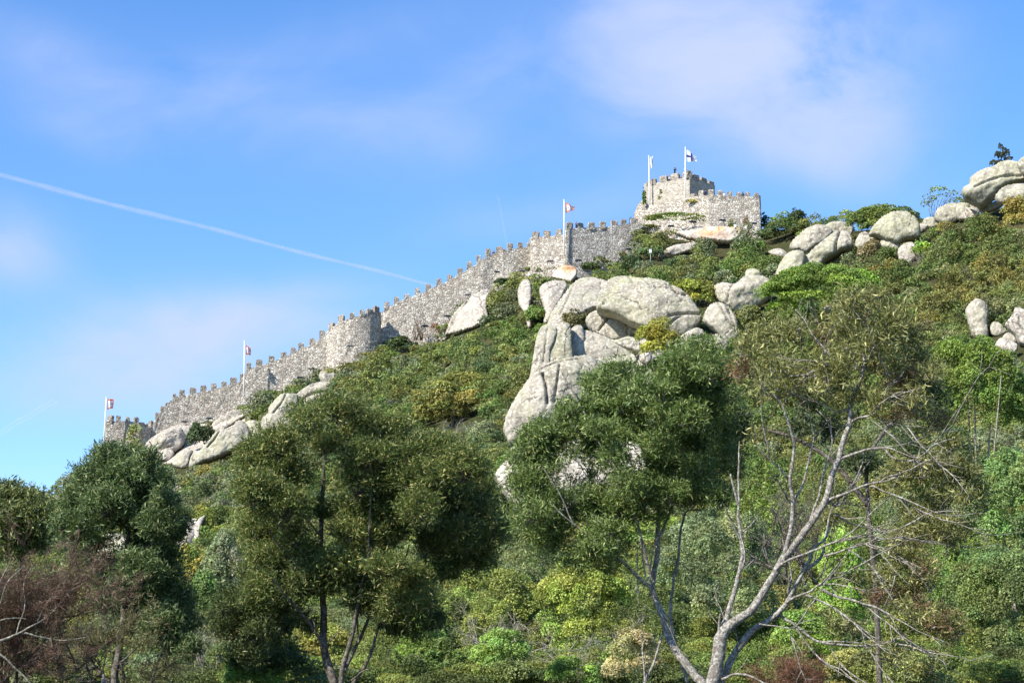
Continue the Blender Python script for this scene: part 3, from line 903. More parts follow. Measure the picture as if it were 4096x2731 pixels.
def wall_body(name, st, parent, mat, para=.6, walk=1.5, drop=.75, deep=4.0, closed=False, jit=.10):
    """wall following stations (px, py of the sill line, range); left to right, outward side towards the viewer"""
    pts = [P(*s) for s in st]
    res = []
    for a, b in zip(pts[:-1], pts[1:]):
        k = max(1, int((b - a).length / .8))
        for q in range(k):
            res.append(a.lerp(b, q / k))
    res.append(pts[-1])
    n = len(res)
    X = np.array([[p.x, p.y, p.z] for p in res])
    t = np.gradient(X[:, :2], axis=0)
    t /= np.linalg.norm(t, axis=1)[:, None] + 1e-9
    nrm = np.stack([t[:, 1], -t[:, 0]], 1)
    V, F = [], []
    rows = None
    for i in range(n):
        x, y, z = X[i]
        zb = float(ground(x, y)) - deep
        zb = min(zb, z - 2.0)
        col = []
        kk = 10
        for j in range(kk + 1):
            zz_ = zb + (z - zb) * j / kk
            d = jit * (noise.noise(Vector((x * .9, y * .9, zz_ * .9))) + .5 * noise.noise(Vector((x * 2.7, y * 2.7, zz_ * 2.7))))
            bat = .05 * (z - zz_)
            col.append((x + nrm[i, 0] * (d + bat * .3), y + nrm[i, 1] * (d + bat * .3), zz_ + (jit * .7 * noise.noise(Vector((x * 1.9, y * 1.9, 5.0))) if j == kk else 0)))
        for off, dz in ((para, 0), (para, -drop), (para + walk, -drop)):
            col.append((x - nrm[i, 0] * off, y - nrm[i, 1] * off, z + dz))
        col.append((x - nrm[i, 0] * (para + walk), y - nrm[i, 1] * (para + walk), zb))
        rows = len(col)
        V += col
    for i in range(n - 1):
        for j in range(rows - 1):
            F.append((i * rows + j, (i + 1) * rows + j, (i + 1) * rows + j + 1, i * rows + j + 1))
    me = bpy.data.meshes.new(name)
    bm = bmesh.new()
    vs = [bm.verts.new(v) for v in V]
    for f in F:
        bm.faces.new([vs[k] for k in f])
    bm.faces.new([vs[j] for j in range(rows)][::-1])
    bm.faces.new([vs[(n - 1) * rows + j] for j in range(rows)])
    bmesh.ops.recalc_face_normals(bm, faces=bm.faces)
    bm.to_mesh(me)
    bm.free()
    o = link_mesh(name, me, mat, parent)
    return o, X, nrm


def merlons(lst, zf, X, nrm, parent, mat, seed=0, thick=.6):
    """lst of (x left, x right, y top) in the measuring view; each merlon is its own mesh"""
    rs = random.Random(seed)
    pr = np.array([project(p) for p in X])
    for (xl, xr, yt) in lst:
        pxl, pyt = zf(xl, yt)
        pxr, _ = zf(xr, yt)
        pm = (pxl + pxr) / 2
        i = int(np.argmin(np.abs(pr[:, 0] - pm) + np.abs(pr[:, 1] - pyt) * .3))
        i1, i2 = max(0, i - 1), min(len(X) - 1, i + 1)
        tv = Vector(X[i2] - X[i1])
        sl = tv.z / max(math.hypot(tv.x, tv.y), 1e-6)
        t2 = Vector((tv.x, tv.y, 0)).normalized()
        nn = Vector((t2.y, -t2.x, 0))
        r0 = math.hypot(X[i][0], X[i][1])
        top = P(pm, pyt, r0)
        cen = Vector((top.x, top.y, X[i][2]))
        w_ = (pxr - pxl) * mpp(r0, pyt) / max(abs(t2.x), .55)
        # the end of each block facing right shows as well, so the face itself is narrower
        h_ = max(.35, top.z - X[i][2]) * rs.uniform(.88, 1.06)
        if rs.random() < .08:
            h_ *= .72
        w_ = max(.5, w_ * rs.uniform(.82, .98))
        bm = bmesh.new()
        bmesh.ops.create_cube(bm, size=1)
        bmesh.ops.subdivide_edges(bm, edges=bm.edges[:], cuts=2, use_grid_fill=True)
        for v in bm.verts:
            zr = v.co.z + .5
            k = 1.0
            if zr > .95:
                k = .72
            elif zr > .6:
                k = 1.0
            jit = Vector((rs.uniform(-1, 1), rs.uniform(-1, 1), rs.uniform(-1, 1))) * .055
            lx = v.co.x * w_ * k
            ly = v.co.y * thick * (k if zr > .95 else 1)
            zq = (zr if zr < .3 else zr) * (h_ + .3) - .3
            if .6 < zr < .7:
                zq = h_ * .8
            if zr < .1:
                zq = -.35
            zq += lx * sl * max(0, 1 - zr * 1.2)
            v.co = cen + t2 * lx + nn * (ly - thick * .5 - .02) + Vector((0, 0, zq)) + jit
        me = bpy.data.meshes.new('merlon')
        bm.to_mesh(me)
        bm.free()
        link_mesh('merlon', me, mat, parent)


def st_list(zf, lst):
    return [(*zf(a, b), r) for a, b, r in lst]


# lower end tower
o = empty('end_tower', P(*ZA(200, 1050), 336), 'small square stone tower ending the lower left of the castle wall', 'tower', CASTLE_GROUP)
b_, X, nr_ = wall_body('wall', st_list(ZA, [(84, 850, 345), (90, 848, 335), (200, 846, 335), (290, 850, 335), (350, 872, 335.3), (420, 900, 336.6), (470, 880, 338.6)]), o, STONE)
merlons([(92, 138, 797), (165, 205, 805), (240, 275, 816), (310, 347, 810), (362, 392, 845), (402, 420, 868), (440, 462, 845)], ZA, X, nr_, o, STONE_MERLON, 3)
# small dark drain hole
bm = bmesh.new()
bmesh.ops.create_cube(bm, size=1, matrix=Matrix.Translation(P(*ZA(140, 1012), 334.9)) @ Matrix.Diagonal((.75, .5, .75, 1)))
me = bpy.data.meshes.new('drain_hole'); bm.to_mesh(me); bm.free()
link_mesh('drain_hole', me, mat_plain('hole_black', (.01, .01, .01), .9), o)

# lower curtain wall
o = empty('curtain_wall', P(*ZA(1200, 700), 339), 'long crenellated stone wall stepping up between end tower and round tower', 'wall', CASTLE_GROUP)
b_, X, nr_ = wall_body('wall', st_list(ZA, [(440, 890, 337.6), (470, 850, 337.8), (500, 795, 338), (540, 745, 338.2), (590, 690, 338.4), (620, 657, 338.5), (740, 640, 338.7), (920, 600, 338.9), (1060, 560, 339), (1130, 540, 339), (1160, 500, 339), (1188, 442, 338.9),
                                             (1320, 405, 339), (1460, 355, 339), (1590, 290, 338.9), (1690, 250, 338.8), (1760, 205, 338.7), (1830, 150, 338.6), (1900, 100, 338.6)]), o, STONE)
merlons([(478, 508, 785), (518, 545, 740), (555, 585, 700), (613, 637, 627), (660, 707, 602), (743, 795, 582), (828, 874, 566), (906, 958, 552), (990, 1034, 534), (1060, 1113, 502), (1137, 1165, 470),
         (1186, 1222, 382), (1262, 1314, 366), (1360, 1408, 338), (1455, 1500, 301), (1532, 1574, 265), (1592, 1638, 228), (1680, 1723, 196), (1760, 1800, 134)], ZA, X, nr_, o, STONE_MERLON, 5)

# round tower
o = empty('round_tower', P(*ZA(2000, 300), 337), 'rounded stone tower bulging from the wall with its right side in shade', 'tower', CASTLE_GROUP)
b_, X, nr_ = wall_body('wall', st_list(ZA, [(2028 + 216 * math.sin(R(f_)), float(np.interp(2028 + 216 * math.sin(R(f_)), [1800, 1840, 1900, 1970, 2050, 2110, 2160, 2244], [160, 128, 85, 52, 25, 12, 5, -8])), 339.6 - 3.9 * math.cos(R(f_))) for f_ in np.linspace(-80, 96, 16)]), o, STONE)
merlons([(1826, 1868, 72), (1903, 1950, 18)], ZA, X, nr_, o, STONE_MERLON, 7)
merlons([(-3, 38, 678), (76, 120, 657), (139, 181, 651), (194, 234, 631)], ZB, X, nr_, o, STONE_MERLON, 8)

# upper curtain wall
o = empty('curtain_wall', P(*ZB(700, 600), 341), 'long crenellated stone wall climbing from round tower up to square tower', 'wall', CASTLE_GROUP)
b_, X, nr_ = wall_body('wall', st_list(ZB, [(236, 690, 341.5), (330, 625, 341), (400, 590, 341), (480, 560, 341), (560, 530, 341), (640, 490, 341), (730, 455, 341), (810, 410, 341), (890, 365, 341), (970, 318, 341), (1040, 265, 341), (1120, 225, 341.5), (1200, 190, 341.5), (1290, 183, 342), (1420, 165, 343)]), o, STONE)
merlons([(266, 307, 595), (342, 386, 556), (424, 467, 523), (508, 550, 489), (592, 635, 452), (677, 720, 417), (759, 804, 376), (839, 886, 331), (914, 958, 282), (988, 1033, 229), (1064, 1108, 181), (1142, 1196, 150), (1233, 1282, 137), (1317, 1360, 133), (1393, 1420, 120)], ZB, X, nr_, o, STONE_MERLON, 9)

# square tower with its shaded side wall
o = empty('square_tower', P(*ZB(1550, 300), 339), 'pale square stone tower front beside the third flagpole', 'tower', CASTLE_GROUP)
b_, X, nr_ = wall_body('wall', st_list(ZB, [(1405, 105, 346), (1422, 95, 339.5), (1550, 85, 338.5), (1688, 75, 337.6), (1692, 72, 337.8)]), o, STONE)
merlons([(1424, 1478, 46), (1515, 1566, 40), (1610, 1660, 29)], ZB, X, nr_, o, STONE_MERLON, 11)
o = empty('curtain_wall', P(*ZC(520, 1100), 341), 'grey half shaded crenellated wall between square tower and keep', 'wall', CASTLE_GROUP)
b_, X, nr_ = wall_body('wall', st_list(ZC, [(168, 950, 337.3), (240, 945, 337.8), (350, 940, 338.6), (470, 935, 339.4), (590, 928, 340.2), (700, 915, 340.9), (800, 902, 341.6), (850, 895, 342), (960, 880, 342.8)]), o, STONE_GREY_SHADE)
merlons([(172, 242, 876), (294, 355, 882), (404, 471, 879), (521, 590, 865), (641, 711, 854), (744, 805, 843), (845, 925, 828)], ZC, X, nr_, o, STONE_MERLON, 13)

# bastion and keep
o = empty('bastion', P(*ZC(1700, 800), 341), 'broad crenellated stone bastion on the hilltop right of the keep front', 'tower', CASTLE_GROUP)
b_, X, nr_ = wall_body('wall', st_list(ZC, [(880, 780, 350), (893, 765, 345), (905, 718, 344.6), (935, 680, 344.3), (972, 640, 344), (1000, 690, 343.2), (1050, 705, 342.6), (1200, 690, 341.4), (1400, 640, 339.8), (1480, 618, 339.2), (1580, 605, 338.5), (1660, 598, 338),
                                             (1780, 602, 338.2), (1900, 608, 338.5), (2020, 613, 338.8), (2110, 616, 339), (2150, 604, 339.1), (2188, 600, 339.3), (2200, 605, 347)]), o, STONE, deep=3)
merlons([(1466, 1510, 570), (1546, 1601, 550), (1650, 1710, 540), (1749, 1806, 548), (1849, 1905, 555), (1944, 2000, 560), (2040, 2094, 565), (2134, 2186, 571)], ZC, X, nr_, o, STONE_MERLON, 15)
o = empty('keep', P(*ZC(1250, 600), 343), 'tall square keep with plastered front and dark right side', 'tower', CASTLE_GROUP)
keep_st = st_list(ZC, [(985, 478, 350), (1043, 478, 346), (1180, 465, 344.6), (1330, 432, 342.8), (1440, 412, 341.5), (1456, 408, 341.4), (1560, 440, 343.6), (1640, 470, 345.6), (1722, 500, 347.6)])
b_, X, nr_ = wall_body('wall', keep_st, o, STONE_PLASTER, deep=2, walk=.7, drop=.5)
merlons([(995, 1035, 450), (1050, 1101, 420), (1140, 1218, 394), (1258, 1339, 368)], ZC, X, nr_, o, STONE_MERLON, 17)
merlons([(1383, 1428, 348), (1430, 1490, 342), (1500, 1566, 382), (1579, 1646, 415), (1660, 1724, 450)], ZC, X, nr_, o, STONE_MERLON, 18)
# floor slab closing the keep
fl = [P(*ZC(1010, 482), 349.5), P(*ZC(1060, 480), 346.4), P(*ZC(1445, 416), 342.6), P(*ZC(1700, 500), 347.2), P(*ZC(1350, 520), 352.5)]
zf_ = min(p.z for p in fl) + .1
bm = bmesh.new()
fv = [bm.verts.new((p.x, p.y, zf_)) for p in fl]
f = bm.faces.new(fv)
ex = bmesh.ops.extrude_face_region(bm, geom=[f])
for v in ex['geom']:
    if isinstance(v, bmesh.types.BMVert):
        v.co.z -= 6
bmesh.ops.recalc_face_normals(bm, faces=bm.faces)
me = bpy.data.meshes.new('roof_platform'); bm.to_mesh(me); bm.free()
link_mesh('roof_platform', me, STONE_GREY_SHADE, o)
KEEP_FLOOR = zf_

# ------------------------------------------------------------------ floodlights
FL = [(ZA, 165, 1055, 333.5), (ZA, 465, 1040, 337), (ZA, 700, 850, 337), (ZA, 897, 824, 337), (ZA, 1237, 680, 336), (ZA, 1610, 505, 337), (ZA, 2000, 257, 331.5), (ZA, 2190, 232, 331.5), (ZB, 330, 877, 338), (ZB, 588, 789, 338),
      (ZB, 762, 711, 338), (ZB, 925, 540, 338), (ZB, 1152, 361, 338), (ZB, 1350, 355, 337), (ZB, 1570, 281, 335.5), (ZB, 1790, 275, 336), (ZC, 825, 1162, 340), (ZC, 985, 945, 337), (ZC, 1265, 922, 336), (ZC, 1495, 880, 335), (ZC, 1800, 862, 335), (ZC, 2130, 892, 335.5)]
ORD = ['leftmost', 'second', 'third', 'fourth', 'fifth', 'sixth', 'seventh', 'eighth', 'ninth', 'tenth', 'eleventh', 'twelfth', 'thirteenth', 'fourteenth', 'fifteenth', 'sixteenth', 'seventeenth', 'eighteenth', 'nineteenth', 'twentieth', 'twenty first', 'rightmost']


def make_floodlight(loc):
    root = empty('floodlight', loc)
    bm = bmesh.new()
    bmesh.ops.create_cube(bm, size=1)
    for v in bm.verts:
        k = .8 if v.co.z > 0 else 1
        v.co = Vector((v.co.x * 1.35 * k, v.co.y * .5 * k, v.co.z * .22 + .5))
    bmesh.ops.bevel(bm, geom=bm.edges[:], offset=.03, segments=1, affect='EDGES')
    me = bpy.data.meshes.new('lamp_head'); bm.to_mesh(me); bm.free()
    h = link_mesh('lamp_head', me, DARKMETAL); h.parent = root
    bm = bmesh.new()
    bmesh.ops.create_cube(bm, size=1)
    for v in bm.verts:
        v.co = Vector((v.co.x * 1.1, v.co.y * .3 - .22, v.co.z * .05 + .62))
    me = bpy.data.meshes.new('lamp_glass'); bm.to_mesh(me); bm.free()
    g = link_mesh('lamp_glass', me, LAMPGREY); g.parent = h
    tb = Tubes()
    tb.add([(0, 0, .42), (.25, .05, .2), (.55, .2, -.35), (1.0, .6, -.9), (1.2, 1.5, -1.3)], [.06] * 5, 6)
    a = tb.build('arm', DARKMETAL); a.parent = root
    return root


def copy_tree(o, parent=None):
    c = o.copy()
    C.objects.link(c)
    if parent:
        c.parent = parent
    for ch in list(o.children):
        copy_tree(ch, c)
    return c


proto = None
for k, (zf, x, y, r) in enumerate(FL):
    loc = P(*zf(x, y), r) - Vector((0, 0, .5))
    if proto is None:
        q = proto = make_floodlight(loc)
    else:
        q = copy_tree(proto)
        q.location = loc
        q.rotation_euler.z = R(random.uniform(-14, 14))
        s = random.uniform(.85, 1.05)
        q.scale = (s * (1 if k % 3 else -1), s, s)
    where = ORD[k] + (' of the dark floodlights on arms along the castle wall' if k in (0, len(FL) - 1) else ' dark floodlight on an arm from the left along the castle wall')
    tag(q, where, 'floodlight', 'floodlights along the castle wall')

# iron cage on the wall walk and lamp arm by the bastion
o = empty('lamp_cage', P(*ZC(845, 890), 343.5), 'black iron frame standing on the wall beside the keep', 'frame')
tb = Tubes()
c0 = P(*ZC(845, 895), 343.5)
m1 = mpp(343, 220)
for sx, sy in ((-1, -1), (1, -1), (1, 1), (-1, 1)):
    tb.add([c0 + Vector((sx * .3, sy * .3, -.6)), c0 + Vector((sx * .3, sy * .3, .85))], [.045, .045], 5)
    tb.add([c0 + Vector((sx * .3, sy * .3, .85)), c0 + Vector((0, 0, 1.25))], [.04, .04], 5)
for zq in (.0, .85):
    for (a, b) in (((-1, -1), (1, -1)), ((1, -1), (1, 1)), ((1, 1), (-1, 1)), ((-1, 1), (-1, -1))):
        tb.add([c0 + Vector((a[0] * .3, a[1] * .3, zq)), c0 + Vector((b[0] * .3, b[1] * .3, zq))], [.04, .04], 5)
tb.build('frame', DARKMETAL, o)
o = empty('spotlight', P(*ZC(2200, 800), 341), 'black spotlight raised on a short arm behind the bastion corner', 'spotlight')
tb = Tubes()
tb.add([P(*ZC(2185, 800), 341.5), P(*ZC(2215, 800), 341), P(*ZC(2228, 797), 341)], [.07, .06, .06], 6)
tb.build('arm', DARKMETAL, o)
tb = Tubes()
tb.add([P(*ZC(2214, 803), 340.8), P(*ZC(2228, 792), 340.8), P(*ZC(2244, 777), 340.8)], [.05, .22, .1], 8)
tb.build('lamp_head', DARKMETAL, o)
# white cabinets
for (zf, x, y, r, lb) in [(ZC, 1935, 925, 333.5, 'white box below the bastion wall, left one of two'), (ZC, 2048, 938, 333.5, 'white box below the bastion wall, right one of two'),
                          (ZC, 1050, 1185, 322, 'white post box alone in the scrub below the keep'), (ZA, 763, 927, 333, 'small white box on the rock above the dark cone bush')]:
    p = P(*zf(x, y), r)
    bm = bmesh.new()
    bmesh.ops.create_cube(bm, size=1)
    for v in bm.verts:
        v.co = Vector((v.co.x * .42, v.co.y * .4, v.co.z * .7))
    bmesh.ops.bevel(bm, geom=bm.edges[:], offset=.03, segments=2, affect='EDGES')
    me = bpy.data.meshes.new('electric_box'); bm.to_mesh(me); bm.free()
    root = empty('electric_box', p, lb, 'box', 'white boxes near the walls')
    q = link_mesh('casing', me, WHITE); q.parent = root
    tb = Tubes()
    tb.add([(0, 0, -.3), (0, 0, -2.6)], [.05, .05], 6)
    q = tb.build('post', LAMPGREY); q.parent = root
    bm = bmesh.new()
    bmesh.ops.create_cube(bm, size=1, matrix=Matrix.Translation((0, -.02, .38)) @ Matrix.Diagonal((.5, .5, .06, 1)))
    me = bpy.data.meshes.new('lid'); bm.to_mesh(me); bm.free()
    q = link_mesh('lid', me, LAMPGREY); q.parent = root

# ------------------------------------------------------------------ flags
def mat_flag(name, col):
    m, n = mat_new(name)
    d = n.n('ShaderNodeBsdfPrincipled', inp={'Base Color': (*col, 1), 'Roughness': .8})
    t = n.n('ShaderNodeBsdfTranslucent', inp={0: (*col, 1)})
    mx = n.n('ShaderNodeMixShader', inp={0: .35, 1: d.outputs[0], 2: t.outputs[0]})
    finish(n, mx.outputs[0])
    return m


FW, FRD, FB, FG = mat_flag('flag_white', (.82, .82, .84)), mat_flag('flag_red', (.78, .05, .04)), mat_flag('flag_blue', (.03, .05, .22)), mat_flag('flag_gold', (.75, .45, .06))


def pat_red(u, v):
    # white field with a red border carrying golden castles; five blue shields with white bezants in a cross
    bd = min(u, 1 - u, v, 1 - v)
    if bd < .14:
        for k in range(5):
            for (cx, cy) in ((.085, .1 + .2 * k), (.915, .1 + .2 * k), (.1 + .2 * k, .085), (.1 + .2 * k, .915)):
                if abs(u - cx) < .05 and abs(v - cy) < .045:
                    return 3
        return 1
    for (cx, cy) in ((.5, .5), (.31, .5), (.69, .5), (.5, .71), (.5, .29)):
        if abs(u - cx) < .05 and -.065 < v - cy < .055:
            if math.hypot(u - cx, (v - cy)) < .022:
                return 0
            return 2
    return 0


def pat_cross(u, v):
    return 2 if (abs(u - .5) < .10 or abs(v - .48) < .11) else 0


def pat_white(u, v):
    # white flag with a small grey-blue emblem
    d = math.hypot((u - .55) * 1.2, v - .5)
    return 2 if (.1 < d < .15 or d < .045) else 0


def flagpole(base, top, r, fl, pat, label, flaglabel, wave, group='castle flagpoles'):
    """fl: list of picture points (x,y): hoist top, hoist bottom, fly bottom, fly top"""
    pb, pt = P(*base, r), P(*top, r)
    pt.x, pt.y = pt.x, pt.y
    root = empty('flagpole', pb, label, 'flagpole', group)
    tb = Tubes()
    tb.add([pb - Vector((0, 0, 1.2)), pb.lerp(pt, .5), pt], [.13, .11, .08], 10)
    tb.build('pole', WHITE, root)
    tb = Tubes()
    tb.add([pt, pt + Vector((0, 0, .12)), pt + Vector((0, 0, .22))], [.1, .16, .05], 8)
    tb.build('finial', WHITE, root)
    A, D_, Cc, Bq = [P(*q, r) for q in fl]     # hoist top, hoist bottom, fly bottom, fly top
    nu, nv = 44, 34
    bm = bmesh.new()
    g = []
    for j in range(nv + 1):
        row = []
        for i in range(nu + 1):
            u, v = i / nu, j / nv
            # cloth coordinates bunch where the flag folds towards us
            p = (D_.lerp(Cc, u)).lerp(A.lerp(Bq, u), v)
            k = wave * (.35 + u)
            p = p + Vector((0, k * math.sin(u * 8.5 + v * 1.6) + .35 * k * math.sin(v * 7 + u * 4), .18 * k * math.sin(u * 6.5 + v * 2.5) * u))
            p.x += .1
            row.append(bm.verts.new(p))
        g.append(row)
    for j in range(nv):
        for i in range(nu):
            f = bm.faces.new([g[j][i], g[j][i + 1], g[j + 1][i + 1], g[j + 1][i]])
            f.material_index = pat((i + .5) / nu, (j + .5) / nv)
            f.smooth = True
    me = bpy.data.meshes.new('flag'); bm.to_mesh(me); bm.free()
    q = link_mesh('flag', me, [FW, FRD, FB, FG], root)
    q['label'] = flaglabel
    return root


def zl(zf, l):
    return [zf(*p) for p in l]


flagpole(ZA(68, 1030), ZA(89, 668), 333, zl(ZA, [(93, 674), (92, 758), (135, 742), (146, 676)]), pat_red, 'white flagpole with bordered flag at the lower end tower', 'red bordered white flag with blue shields spread by the wind', .25)
flagpole(ZA(1169, 600), ZA(1172, 225), 336, zl(ZA, [(1178, 250), (1179, 325), (1214, 326), (1220, 282)]), pat_red, 'white flagpole with bordered flag halfway along the lower wall', 'half furled red bordered white flag', .45)
flagpole(ZC(148, 1165), ZC(147, 655), 336.5, zl(ZC, [(156, 672), (158, 785), (245, 748), (252, 730)]), pat_red, 'white flagpole with bordered flag at the square tower corner', 'red bordered white flag tapering to a point in the wind', .35)
flagpole(ZC(1040, 700), ZC(1033, 195), 345.0, zl(ZC, [(1040, 200), (1042, 330), (1074, 298), (1066, 198)]), pat_white, 'white flagpole with narrow white flag on the keep left', 'white flag folded narrow by the wind', .4)
flagpole(ZC(1413, 615), ZC(1415, 108), 340.2, zl(ZC, [(1422, 118), (1422, 248), (1530, 246), (1520, 205)]), pat_cross, 'white flagpole with blue cross flag in front of the keep', 'white flag with a dark blue cross streaming right', .3)


# ------------------------------------------------------------------ people on the walls
def person(loc, face, label, shirt, trousers, pose='stand', hair=(.03, .02, .015), sk=(.55, .36, .27), h=1.7, arms='down', longhair=False, group='visitors on the castle walls'):
    """loc feet (or seat) position; face = angle the person looks to, 0 = towards the camera"""
    root = empty('person', loc, label, 'person', group)
    k = h / 1.7
    hip = .88 * k if pose == 'stand' else .1
    J = {}
    J['pel'] = (0, 0, hip)
    J['sp'] = (0, .01, hip + .25 * k)
    J['ch'] = (0, 0, hip + .45 * k)
    J['nk'] = (0, -.01, hip + .60 * k)
    J['jw'] = (0, -.035, hip + .665 * k)
    J['hd'] = (0, -.02, hip + .76 * k)
    E = [('pel', 'sp'), ('sp', 'ch'), ('ch', 'nk'), ('nk', 'jw'), ('jw', 'hd')]
    rad = {'pel': .14, 'sp': .125, 'ch': .14, 'nk': .055, 'jw': .07, 'hd': .095}
    for s, sd in ((-1, 'l'), (1, 'r')):
        J[sd + 'sh'] = (s * .18 * k, 0, hip + .50 * k)
        if arms == 'down':
            J[sd + 'el'] = (s * .25 * k, .02, hip + .22 * k)
            J[sd + 'wr'] = (s * .24 * k, -.08, hip - .02)
        elif arms == 'camera':
            J[sd + 'el'] = (s * .27 * k, -.15, hip + .33 * k)
            J[sd + 'wr'] = (s * .07 * k, -.28, hip + .62 * k)
        else:
            J[sd + 'el'] = (s * .27 * k, -.12, hip + .26 * k)
            J[sd + 'wr'] = (s * .12 * k, -.34, hip + .26 * k)
        wr = Vector(J[sd + 'wr'])
        dr = (wr - Vector(J[sd + 'el'])).normalized()
        J[sd + 'pa'] = tuple(wr + dr * .07)
        E += [('ch', sd + 'sh'), (sd + 'sh', sd + 'el'), (sd + 'el', sd + 'wr'), (sd + 'wr', sd + 'pa')]
        rad.update({sd + 'sh': .065, sd + 'el': .045, sd + 'wr': .03, sd + 'pa': .035})
        side = Vector((1, 0, 0))
        for fi, off in enumerate((-.03, -.01, .01, .03)):
            q = Vector(J[sd + 'pa']) + side * off + dr * (.05 + .012 * (1.5 - abs(fi - 1.5)))
            J[sd + 'f%d' % fi] = tuple(q)
            E.append((sd + 'pa', sd + 'f%d' % fi))
            rad[sd + 'f%d' % fi] = .010
        J[sd + 'th'] = tuple(wr + dr * .05 + side * (-s * .05))
        E.append((sd + 'wr', sd + 'th'))
        rad[sd + 'th'] = .011
        if pose == 'stand':
            J[sd + 'hi'] = (s * .09 * k, 0, hip - .06)
            J[sd + 'kn'] = (s * .10 * k, -.02, .47 * k)
            J[sd + 'an'] = (s * .10 * k, .02, .08)
            J[sd + 'to'] = (s * .11 * k, -.14, .04)
        else:
            J[sd + 'hi'] = (s * .10 * k, -.05, hip)
            J[sd + 'kn'] = (s * .12 * k, -.46, hip + .05)
            J[sd + 'an'] = (s * .12 * k, -.5, hip - .38)
            J[sd + 'to'] = (s * .12 * k, -.64, hip - .42)
        E += [('pel', sd + 'hi'), (sd + 'hi', sd + 'kn'), (sd + 'kn', sd + 'an'), (sd + 'an', sd + 'to')]
        rad.update({sd + 'hi': .085, sd + 'kn': .06, sd + 'an': .042, sd + 'to': .04})
    names = list(J)
    names.remove('pel')
    names.insert(0, 'pel')
    me = bpy.data.meshes.new('body')
    me.from_pydata([J[n_] for n_ in names], [(names.index(a), names.index(b)) for a, b in E], [])
    ob = link_mesh('body', me, mat_plain('skin', sk, .6))
    ob.parent = root
    sm = ob.modifiers.new('skin', 'SKIN')
    sm.use_smooth_shade = True
    for i, n_ in enumerate(names):
        me.skin_vertices[0].data[i].radius = (rad[n_], rad[n_])
    me.skin_vertices[0].data[0].use_root = True
    ss = ob.modifiers.new('sub', 'SUBSURF')
    ss.levels = ss.render_levels = 1

    def loft(name, chains, col, par=root):
        tb = Tubes()
        for pts, rd in chains:
            tb.add(pts, rd, 10)
        q = tb.build(name, mat_plain('cloth', col, .85))
        q.parent = par
        return q
    V_ = lambda n_: np.array(J[n_])
    sh = [([V_('pel') + (0, 0, -.05), V_('sp'), V_('ch'), V_('ch') + (0, 0, .12 * k)], [.175, .16, .19, .10])]
    for sd in 'lr':
        sh.append(([V_('ch') * .4 + V_(sd + 'sh') * .6, V_(sd + 'sh'), V_(sd + 'el'), V_(sd + 'wr')], [.08, .085, .065, .048]))
    loft('shirt', sh, shirt)
    tr = []
    for sd in 'lr':
        tr.append(([V_('pel') * .6 + V_(sd + 'hi') * .4 + (0, 0, .05), V_(sd + 'hi'), V_(sd + 'kn'), V_(sd + 'an')], [.13, .115, .08, .065]))
        tr.append(([V_('pel') + (0, 0, .03), V_(sd + 'hi')], [.14, .12]))
    loft('trousers', tr, trousers)
    for sd in 'lr':
        loft('shoe', [([V_(sd + 'an') + (0, .04, -.03), V_(sd + 'to')], [.055, .045])], (.03, .03, .03))
    hv = V_('hd')
    hc = [([hv + (0, .035, -.05), hv + (0, .03, .035), hv + (0, .01, .085), hv + (0, -.02, .105)], [.098, .105, .085, .03])]
    if longhair:
        hc.append(([hv + (0, .07, .04), hv + (0, .09, -.1), hv + (0, .09, -.28)], [.09, .10, .06]))
    loft('hair', hc, hair)
    # face: eyes, nose, mouth, ears
    for s in (-1, 1):
        loft('eye', [([hv + (s * .035, -.092, 0), hv + (s * .035, -.1, 0)], [.012, .008])], (.02, .02, .02))
        loft('ear', [([hv + (s * .09, .0, -.03), hv + (s * .1, .0, .03)], [.018, .02])], sk)
    loft('nose', [([hv + (0, -.09, .0), hv + (0, -.118, -.045)], [.009, .016])], sk)
    loft('mouth', [([hv + (-.028, -.083, -.075), hv + (.028, -.083, -.075)], [.007, .007])], (.35, .12, .1))
    if arms == 'camera':
        pc = np.array([0, -.33, hip + .68 * k])
        cam_tb = Tubes()
        cam_tb.add([pc + (-.08, 0, 0), pc + (.08, 0, 0)], [.05, .05], 6)
        q = cam_tb.build('hand_camera', DARKMETAL)
        q.location = Vector(loc)
        q.rotation_euler.z = face
        tag(q, 'small black camera held up by the photographer on the keep', 'camera')
    root.rotation_euler.z = face
    return root


def pz(x, y, r, head=1.74):
    """feet position so that the top of the head shows at this place"""
    p = P(*ZC(x, y), r)
    return p - Vector((0, 0, head))


person(pz(1303, 312, 344.6, 1.72), R(25), 'person on the keep roof raising a camera, dark jacket and dark hair', (.03, .045, .06), (.04, .05, .09), arms='camera')
person(pz(1247, 398, 345.5, .95), R(-10), 'person in pale grey shirt sitting between the keep merlons', (.55, .56, .60), (.06, .07, .1), pose='sit', hair=(.16, .08, .04), longhair=True)
person(pz(1410, 303, 343.2, 1.72), R(60), 'person in light blue top leaning on the keep corner by the flagpole', (.42, .55, .68), (.06, .07, .1), arms='lean')
person(pz(1376, 402, 344.0, 1.72), R(0), 'person with dark hair mostly hidden behind the keep parapet', (.05, .05, .07), (.05, .05, .06))
person(pz(1528, 585, 341.6, 1.72), R(-20), 'person with brown hair peering between the first bastion merlons', (.10, .06, .05), (.05, .05, .06), hair=(.10, .04, .02))
person(pz(1622, 540, 340.8, 1.74), R(150), 'person in navy blue coat seen between bastion merlons', (.02, .025, .09), (.03, .03, .05))
person(pz(1820, 570, 340.2, 1.72), R(10), 'person in white top behind the middle of the bastion', (.75, .74, .72), (.3, .3, .34), hair=(.12, .05, .03))
person(pz(2015, 567, 340.6, 1.72), R(170), 'person with long dark hair facing away on the bastion right', (.04, .03, .03), (.05, .05, .06), longhair=True)
